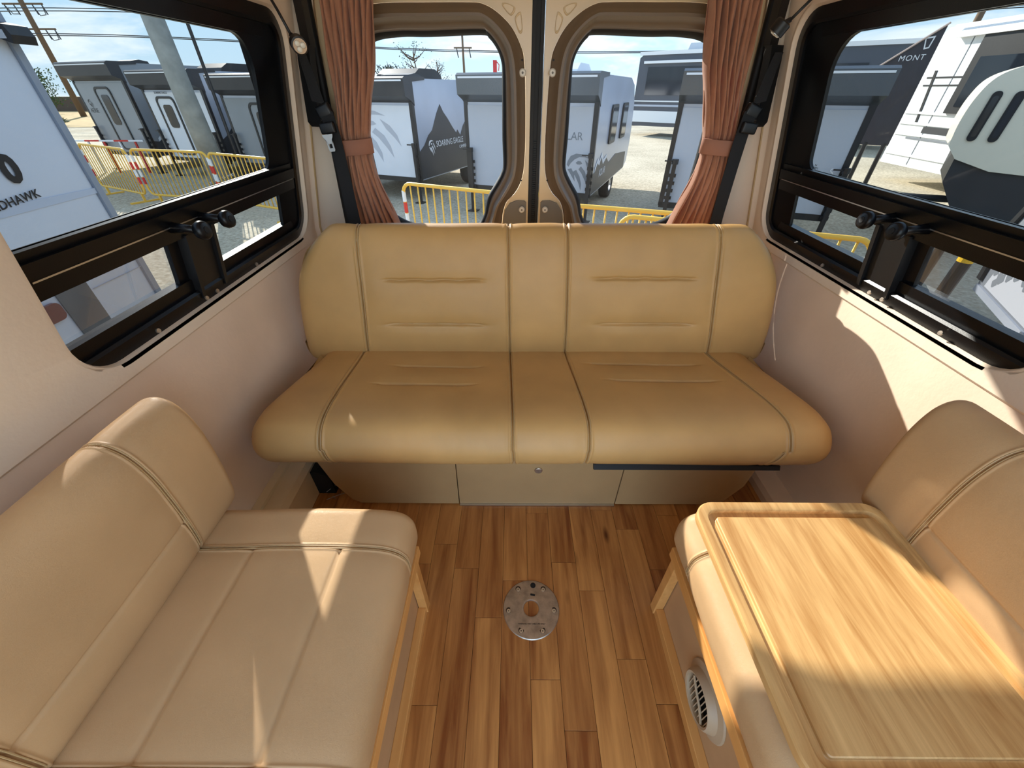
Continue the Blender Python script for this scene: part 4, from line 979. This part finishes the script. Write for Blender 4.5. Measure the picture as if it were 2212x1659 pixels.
# cream rounded camper nose and the near trailer on the right
PD = thing('camper_trailer', 'cream round nosed camper with two narrow oval windows outside the right window', 'camper trailer', (6.1, 6.5, GZ), math.radians(-40))
pts = catmull([(0, 1.35, 0), (-.03, 1.62, 0), (-.01, 1.90, 0), (.08, 2.12, 0), (.30, 2.24, 0), (.7, 2.34, 0), (1.2, 2.40, 0)], 6, False)
MB().prism([(p.x, p.y) for p in pts]+[(2.3, 2.4), (2.3, 1.0), (.55, 1.08), (.14, 1.20)], 1, 0, 1.5).build('body', M_tan, PD)
for x in (.13, .34):
    wi = rrect(x, x+.10, 1.42, 1.98, .048, 6)
    f = MB().prism(wi, 1, -.02, 0).build('slit_window', M_tk, PD); MB().prism(rrect(x+.02, x+.08, 1.47, 1.93, .028, 6), 1, -.024, -.02).build('pane', M_dw, f)
MB().prism([(.14, 1.20), (.55, 1.08), (2.3, 1.0), (2.3, .45), (.5, .45), (.16, .9)], 1, .05, 1.45).build('chassis', M_td, PD)
MB().tube([(-.5, .7, .55), (.5, .7, .6)], .05, 8).build('tow_bar', M_tk, PD)
for x in (1.6,):
    ring = lambda rr, yy: [(x+rr*math.cos(2*PI*i/20), .0+yy, .33+rr*math.sin(2*PI*i/20)) for i in range(20)]
    wo = MB().loops([ring(.2, -.1), ring(.3, -.1), ring(.33, -.06), ring(.33, .06), ring(.2, .1)]).build('wheel', M_tyre, PD, True)
    MB().loops([ring(.2, -.09), ring(.05, -.07)], True, False).build('rim', M_alu, wo)
NT = thing('camper_trailer', 'near camper trailer at the right edge printed with white pine trees', 'camper trailer', (4.53, 3.70, GZ), math.radians(-120))
# local x runs along the side towards the camera's right, local y away from the van
MB().prism([(0, .40), (-.05, .50), (-.22, 1.0), (.05, 1.75), (.45, 2.15), (1.1, 2.3), (4.0, 2.3), (4.2, 1.9), (4.2, .40)], 1, 0, 2.0).build('body', M_gd, NT)
MB().box(.0, 4.2, -.02, .0, .40, .46).build('sill_rail', M_ts, NT)
MB().prism([(.12, .48), (.12, 1.12), (4.0, 1.12), (4.0, .48)], 1, -.006, 0).build('mural_panel', M_lt, NT)
tm = MB(); rnd = random.Random(3)
for k in range(46):
    x = .16+k*.083+rnd.uniform(-.02, .02); h = rnd.uniform(.16, .42); zb = .50+rnd.uniform(0, .25)
    p = [(x-.012, zb)]
    for j in range(4):
        ww = .055*(1-j/4.6); p += [(x-ww, zb+h*(.12+.22*j)), (x-ww*.35, zb+h*(.24+.22*j))]
    p += [(x, zb+h*1.05)]
    for j in range(3, -1, -1):
        ww = .055*(1-j/4.6); p += [(x+ww*.35, zb+h*(.24+.22*j)), (x+ww, zb+h*(.12+.22*j))]
    p += [(x+.012, zb)]
    tm.add([(a, -.0068-.0002*(k % 5), b) for a, b in p], [tuple(range(len(p)))])
o = tm.build('pine_tree_print', M_gd, NT); o['kind'] = 'stuff'
MB().prism([(-.06, .5), (-.20, 1.0), (.08, 1.75), (.14, 1.72), (-.12, 1.0), (.02, .5)], 1, -.03, 0).build('edge_trim', M_tk, NT)
MB().tube([(.35, 0, 1.48), (.35, -.03, 1.48)], .045, 16).build('port', M_tk, NT)
for x in (1.9, 2.7):
    ring = lambda rr, yy: [(x+rr*math.cos(2*PI*i/20), .15+yy, .33+rr*math.sin(2*PI*i/20)) for i in range(20)]
    wo = MB().loops([ring(.2, -.1), ring(.3, -.1), ring(.33, -.06), ring(.33, .06), ring(.2, .11)]).build('wheel', M_tyre, NT, True)
# near jack post with yellow tape
JK = thing('jack_post', 'black jack post with two yellow tape bands outside the right window', 'jack post', (3.25, 2.86, GZ))
MB().tube([(0, 0, 0), (0, 0, 1.15)], .045, 14).build('post', M_tk, JK)
for z in (.60, .98): MB().tube([(0, 0, z), (0, 0, z+.07)], .047, 14).build('tape_band', mat('yellow_tape', srgb(244, 196, 30), .5), JK)
MB().box(-.12, .12, -.12, .12, 0, .02).build('foot', M_tk, JK); MB().box(-.08, .04, -.05, .05, 1.15, 1.25).box(-.25, -.08, -.01, .01, 1.19, 1.21).build('crank', M_tk, JK)
JK2 = thing('jack_post', 'plain black jack post left of the yellow taped one', 'jack post', (3.55, 3.36, GZ))
MB().tube([(0, 0, 0), (0, 0, 1.2)], .035, 12).build('post', M_tk, JK2); MB().box(-.12, .12, -.12, .12, 0, .02).build('foot', M_tk, JK2)
for c in list(PD.children)+list(NT.children): pass

# yellow crowd barriers
M_yel = mat('yellow_barrier_paint', srgb(240, 190, 70), .45)
M_redw = mat('red_reflector', srgb(210, 50, 40), .4)
def barrier_proto(w=2.0, h=1.02):
    t = thing('crowd_barrier', None, 'barrier')
    fr = rrect(0, w, .18, h, .12, 5); L = []
    MB().tube([(x, 0, z) for x, z in fr+[fr[0]]], .022, 8, False).build('frame', M_yel, t, True)
    n = 17
    bar = None
    for i in range(1, n):
        x = w*i/n
        if bar is None:
            bar = MB().tube([(0, 0, .19), (0, 0, h-.01)], .010, 6).build('bar', M_yel, t, True); bar.location = (x, 0, 0)
        else:
            b = bar.copy(); COL.objects.link(b); b.parent = t; b.location = (x, 0, 0)
    for x in (.22, w-.22):
        MB().box(x-.03, x+.03, -.28, .28, 0, .03).box(x-.02, x+.02, -.02, .02, .03, .2).build('foot', M_yel, t)
    for x in (.0, w):
        for z, m_ in ((.38, M_redw), (.52, M_wh), (.66, M_redw), (.80, M_wh)):
            MB().tube([(x, 0, z), (x, 0, z+.13)], .0245, 8).build('reflective_band', m_, t)
    return t
BG = 'yellow steel crowd barriers standing in a line across the lot'
proto = barrier_proto()
def copy_tree(o, parent=None):
    c = o.copy(); COL.objects.link(c)
    if parent: c.parent = parent
    for k in list(o.children): copy_tree(k, c)
    return c
BP = [((-9.9, 10.15), (-8.05, 9.15), 'yellow crowd barrier nearest the white coach, left end of the line'),
      ((-7.95, 9.15), (-6.1, 8.7), 'yellow crowd barrier in front of the concrete pole'),
      ((-6.0, 8.6), (-4.15, 7.7), 'yellow crowd barrier at the lower right corner of the left window'),
      ((-4.05, 7.4), (-2.25, 6.3), 'yellow crowd barrier behind the left curtain'),
      ((-1.55, 5.62), (.3, 4.75), 'yellow crowd barrier through the left rear door window'),
      ((.42, 4.45), (2.30, 3.80), 'yellow crowd barrier through the right rear door window'),
      ((.95+.0, 4.0), (2.85, 3.22), 'yellow crowd barrier seen low in the right side window')]
for i, (a, b, lab) in enumerate(BP):
    o = proto if i == 0 else copy_tree(proto)
    o.location = (a[0], a[1], GZ); o.rotation_euler = (0, 0, math.atan2(b[1]-a[1], b[0]-a[0])); ln = math.hypot(b[0]-a[0], b[1]-a[1]); o.scale = (ln/2.0, 1, 1)
    tag(o, lab, 'barrier', BG)

# concrete pole close outside the left window
CP = thing('concrete_pole', 'thick grey concrete pole with a chain, outside the left window', 'pole', (-6.4, 9.3, GZ))
MB().tube([(0, 0, 0), (-.05, 0, 2), (-.05, 0, 5)], .19, 18, rs=[.21, .18, .15]).build('shaft', mat('weathered_concrete', srgb(150, 152, 146), .85, noise=.2, nscale=5, bump=.6, bscale=30), CP, True)
ch = MB()
for k in range(18):
    a = k/17*2*PI; c_ = Vector((.24*math.cos(a), .24*math.sin(a), .45+.08*math.cos(a)))
    ch.tube([c_+Vector((.03*math.cos(q), 0.012*math.sin(q+k), .025*math.sin(q))) for q in (0, 1.57, 3.14, 4.71, 6.28)], .007, 5)
ch.build('chain', M_alu, CP)
LP = thing('signal_pole', 'thin dark pole with a curved white pipe beside the concrete pole', 'pole', (-6.0, 9.5, GZ))
MB().tube([(0, 0, 0), (0, 0, 4.5)], .03, 8).build('post', M_tk, LP)

# utility poles and wires in the distance
def utility(loc, H, label, arms, r=.16, lean=0, hw=1.5):
    t = thing('utility_pole', label, 'utility pole', loc)
    MB().tube([(0, 0, 0), (lean, 0, H)], r, 10, rs=[r, r*.6]).build('shaft', mat('pole_wood', srgb(112, 92, 72), .9), t, True)
    for z in arms:
        x0 = lean*z/H
        a = MB().box(x0-hw, x0+hw, -.05, .05, z, z+.10).build('crossarm', MATS['pole_wood'], t)
        for dx in ((-1.4, -.7, .7, 1.4) if hw > 1 else (-.7*hw, .7*hw)): MB().tube([(x0+dx, 0, z), (x0+dx+.1, 0, z-.55)], .04, 6).build('insulator', M_td, a)
        if hw > 1: MB().tube([(x0-1.4, 0, z), (x0-1.1, 0, z-.5), (x0-.6, 0, z-.5)], .03, 5).tube([(x0+.7, 0, z), (x0+.9, 0, z-.6), (x0+1.35, 0, z-.55), (x0+1.4, 0, z)], .03, 5).build('bracket', M_td, a)
    return t
utility((-36.8, 40, GZ), 12, 'tall wooden utility pole with three crossarms seen through the left window', [5.6, 7.0, 8.3, 9.6], .22)
utility((-4.15, 40, GZ), 7.0, 'wooden utility pole above the left rear window trailers', [4.5], .11, 0, .7)
utility((-.55, 60, GZ), 6.6, 'short far utility pole left of the middle door post', [6.2], .08, 0, .8)
utility((-14.4, 46, GZ), 9.5, 'slim pole beside the left curtain', [], .09)
utility((13.2, 36, GZ), 8.0, 'slim dark pole above the dark coach near the right curtain', [], .12)
utility((22.5, 26, GZ), 7.5, 'thick dark pole above the coaches in the right window', [], .2)
wl_ = thing('power_lines', 'thin power lines crossing the sky between the poles', 'wires', (-36, 40, 6))
wmat = M_td
for z in (4.95, 6.35, 7.65):
    for dy in (-.7, .7):
        pts = [(-80, 52+dy, z+.6), (-36.8, 40+dy, z-.3), (-20, 39+dy, z-.8), (-4.15, 39.9+dy, z-1.3), (14, 38+dy, z-1.4), (34, 34+dy, z-.8)]
        o = MB().tube(resample(catmull([(p) for p in pts], 6, False), 30), .028, 5, False).build('wire', wmat, wl_); o.matrix_parent_inverse = rel(wl_)
# red crane arm and flag-like post
CR = thing('red_crane_arm', 'small red crane arm above the trailer roofs left of the middle door post', 'crane', (-1.75, 42, GZ))
MB().tube([(0, 0, 0), (0, 0, 1.8)], .15, 8).build('mast', M_td, CR)
MB().box(-.16, .16, -.1, .1, 1.8, 3.9, 0, None).build('arm', mat('crane_red', srgb(206, 48, 52), .5), CR); MB().tube([(.1, 0, 3.85), (.35, 0, 3.6), (.3, 0, 3.2)], .04, 6).build('hook_cable', MATS['crane_red'], CR)

# trees, shrubs, far fence
def tree(loc, h, label, bare=False, seed=1, col=(70, 92, 52)):
    rnd = random.Random(seed)
    t = thing('tree', label, 'tree', loc)
    mb = MB(); mb.tube([(0, 0, 0), (.05*h, 0, h*.5), (0, 0, h)], .03*h, 6, rs=[.03*h, .02*h, .006*h])
    tips = []
    for k in range(16 if bare else 9):
        z = h*rnd.uniform(.35, .95); a = rnd.uniform(0, 2*PI); l = h*rnd.uniform(.14, .32)
        e_ = Vector((l*math.cos(a), l*math.sin(a), z+l*.6)); mb.tube([(0, 0, z), (e_.x*.5, e_.y*.5, z+l*.2), e_], .008*h, 5, rs=[.012*h, .008*h, .004*h]); tips.append(e_)
    mb.build('trunk', mat('bark', srgb(84, 70, 56), .9), t)
    cr = MB(); n = 160 if bare else 1800
    for k in range(n):
        c = rnd.choice(tips) if bare else Vector((rnd.gauss(0, .22)*h, rnd.gauss(0, .2)*h, h*rnd.uniform(.25, 1.0)))
        c = c+Vector((rnd.gauss(0, .04), rnd.gauss(0, .04), rnd.gauss(0, .04)))*h
        u = Vector((rnd.gauss(0, 1), rnd.gauss(0, 1), rnd.gauss(0, 1))).normalized()*h*(.014 if bare else .026); w_ = u.orthogonal().normalized()*u.length*.6
        cr.add([c-u, c+w_, c+u, c-w_], [(0, 1, 2, 3)])
    o = cr.build('foliage', mat('foliage_%d' % col[1], srgb(*col), .8, noise=.3, nscale=2), t); o['kind'] = 'stuff'
    return t
tree((-43.6, 44, GZ), 3.4, 'feathery green tree left of the tall utility pole', False, 1)
tree((-41.0, 49, GZ), 2.6, 'round green tree at the foot of the tall utility pole', False, 2)
tree((-37.4, 44, GZ), 2.5, 'dark green bush tree right of the tall utility pole', False, 3, (58, 80, 46))
tree((-9.3, 46, GZ), 4.7, 'sparse bare tree above the left door window trailer roofs', True, 4, (96, 92, 66))
tree((-12.2, 49, GZ), 3.7, 'small dark tree left of the bare tree', False, 5, (52, 66, 46))
tree((-7.4, 47, GZ), 4.0, 'thin branching shrub right of the bare tree', True, 6, (110, 104, 78))
rb = random.Random(5)
for i, (x, y, sz) in enumerate([(-38.0, 37.0, .55), (-33, 33.5, .4)]):
    t = thing('shrub', ['grey green desert shrub in the dry field', 'small low desert shrub nearer the lot edge'][i], 'shrub', (x, y, GZ+.05))
    mb = MB()
    for k in range(350):
        a = rb.uniform(0, 2*PI); el = rb.uniform(.1, 1.5); r = sz*rb.uniform(.5, 1.3); c = Vector((r*math.cos(a)*math.cos(el)*1.4, r*math.sin(a)*math.cos(el), r*math.sin(el)*.8))
        u = c.normalized()*.12; w_ = u.orthogonal().normalized()*.03; mb.add([c-u, c+w_, c+u, c-w_], [(0, 1, 2, 3)])
    o = mb.build('foliage', mat('sage_leaf', srgb(112, 116, 80), .9), t); o['kind'] = 'stuff'
fb = thing('boundary_wall', 'low dark boundary wall beyond the dry field', 'wall', (-20, 50, GZ))
MB().box(-60, 70, 0, .3, 0, 1.35).build('wall', mat('far_wall', srgb(104, 88, 76), .9, noise=.15, nscale=.6), fb)
hs = thing('house', 'low far house with pale roof behind the boundary wall', 'house', (-41.5, 54, GZ))
MB().box(-4, 5, 0, 5, 0, 1.6).build('wall', mat('house_wall', srgb(170, 160, 150), .9), hs); MB().prism([(-4.4, 1.6), (5.4, 1.6), (4.2, 2.2), (-3.2, 2.2)], 1, -.3, 5.3).build('roof', mat('house_roof', srgb(150, 140, 132), .9), hs)
# distant red and white rail
rl = thing('striped_rail', 'thin red and white rail fence beyond the barriers at far left', 'rail', (-13.2, 13.0, GZ))
for i in range(6): MB().box(i*.45-.02, i*.45+.02, -.02, .02, 0, .80).build('post', M_redw if i % 2 else M_wh, rl)
for i in range(6): MB().box(i*.42-.02, i*.42+.40, -.02, .02, .80, .84).build('rail', M_redw if i % 2 == 0 else M_wh, rl)

bpy.context.view_layer.update()
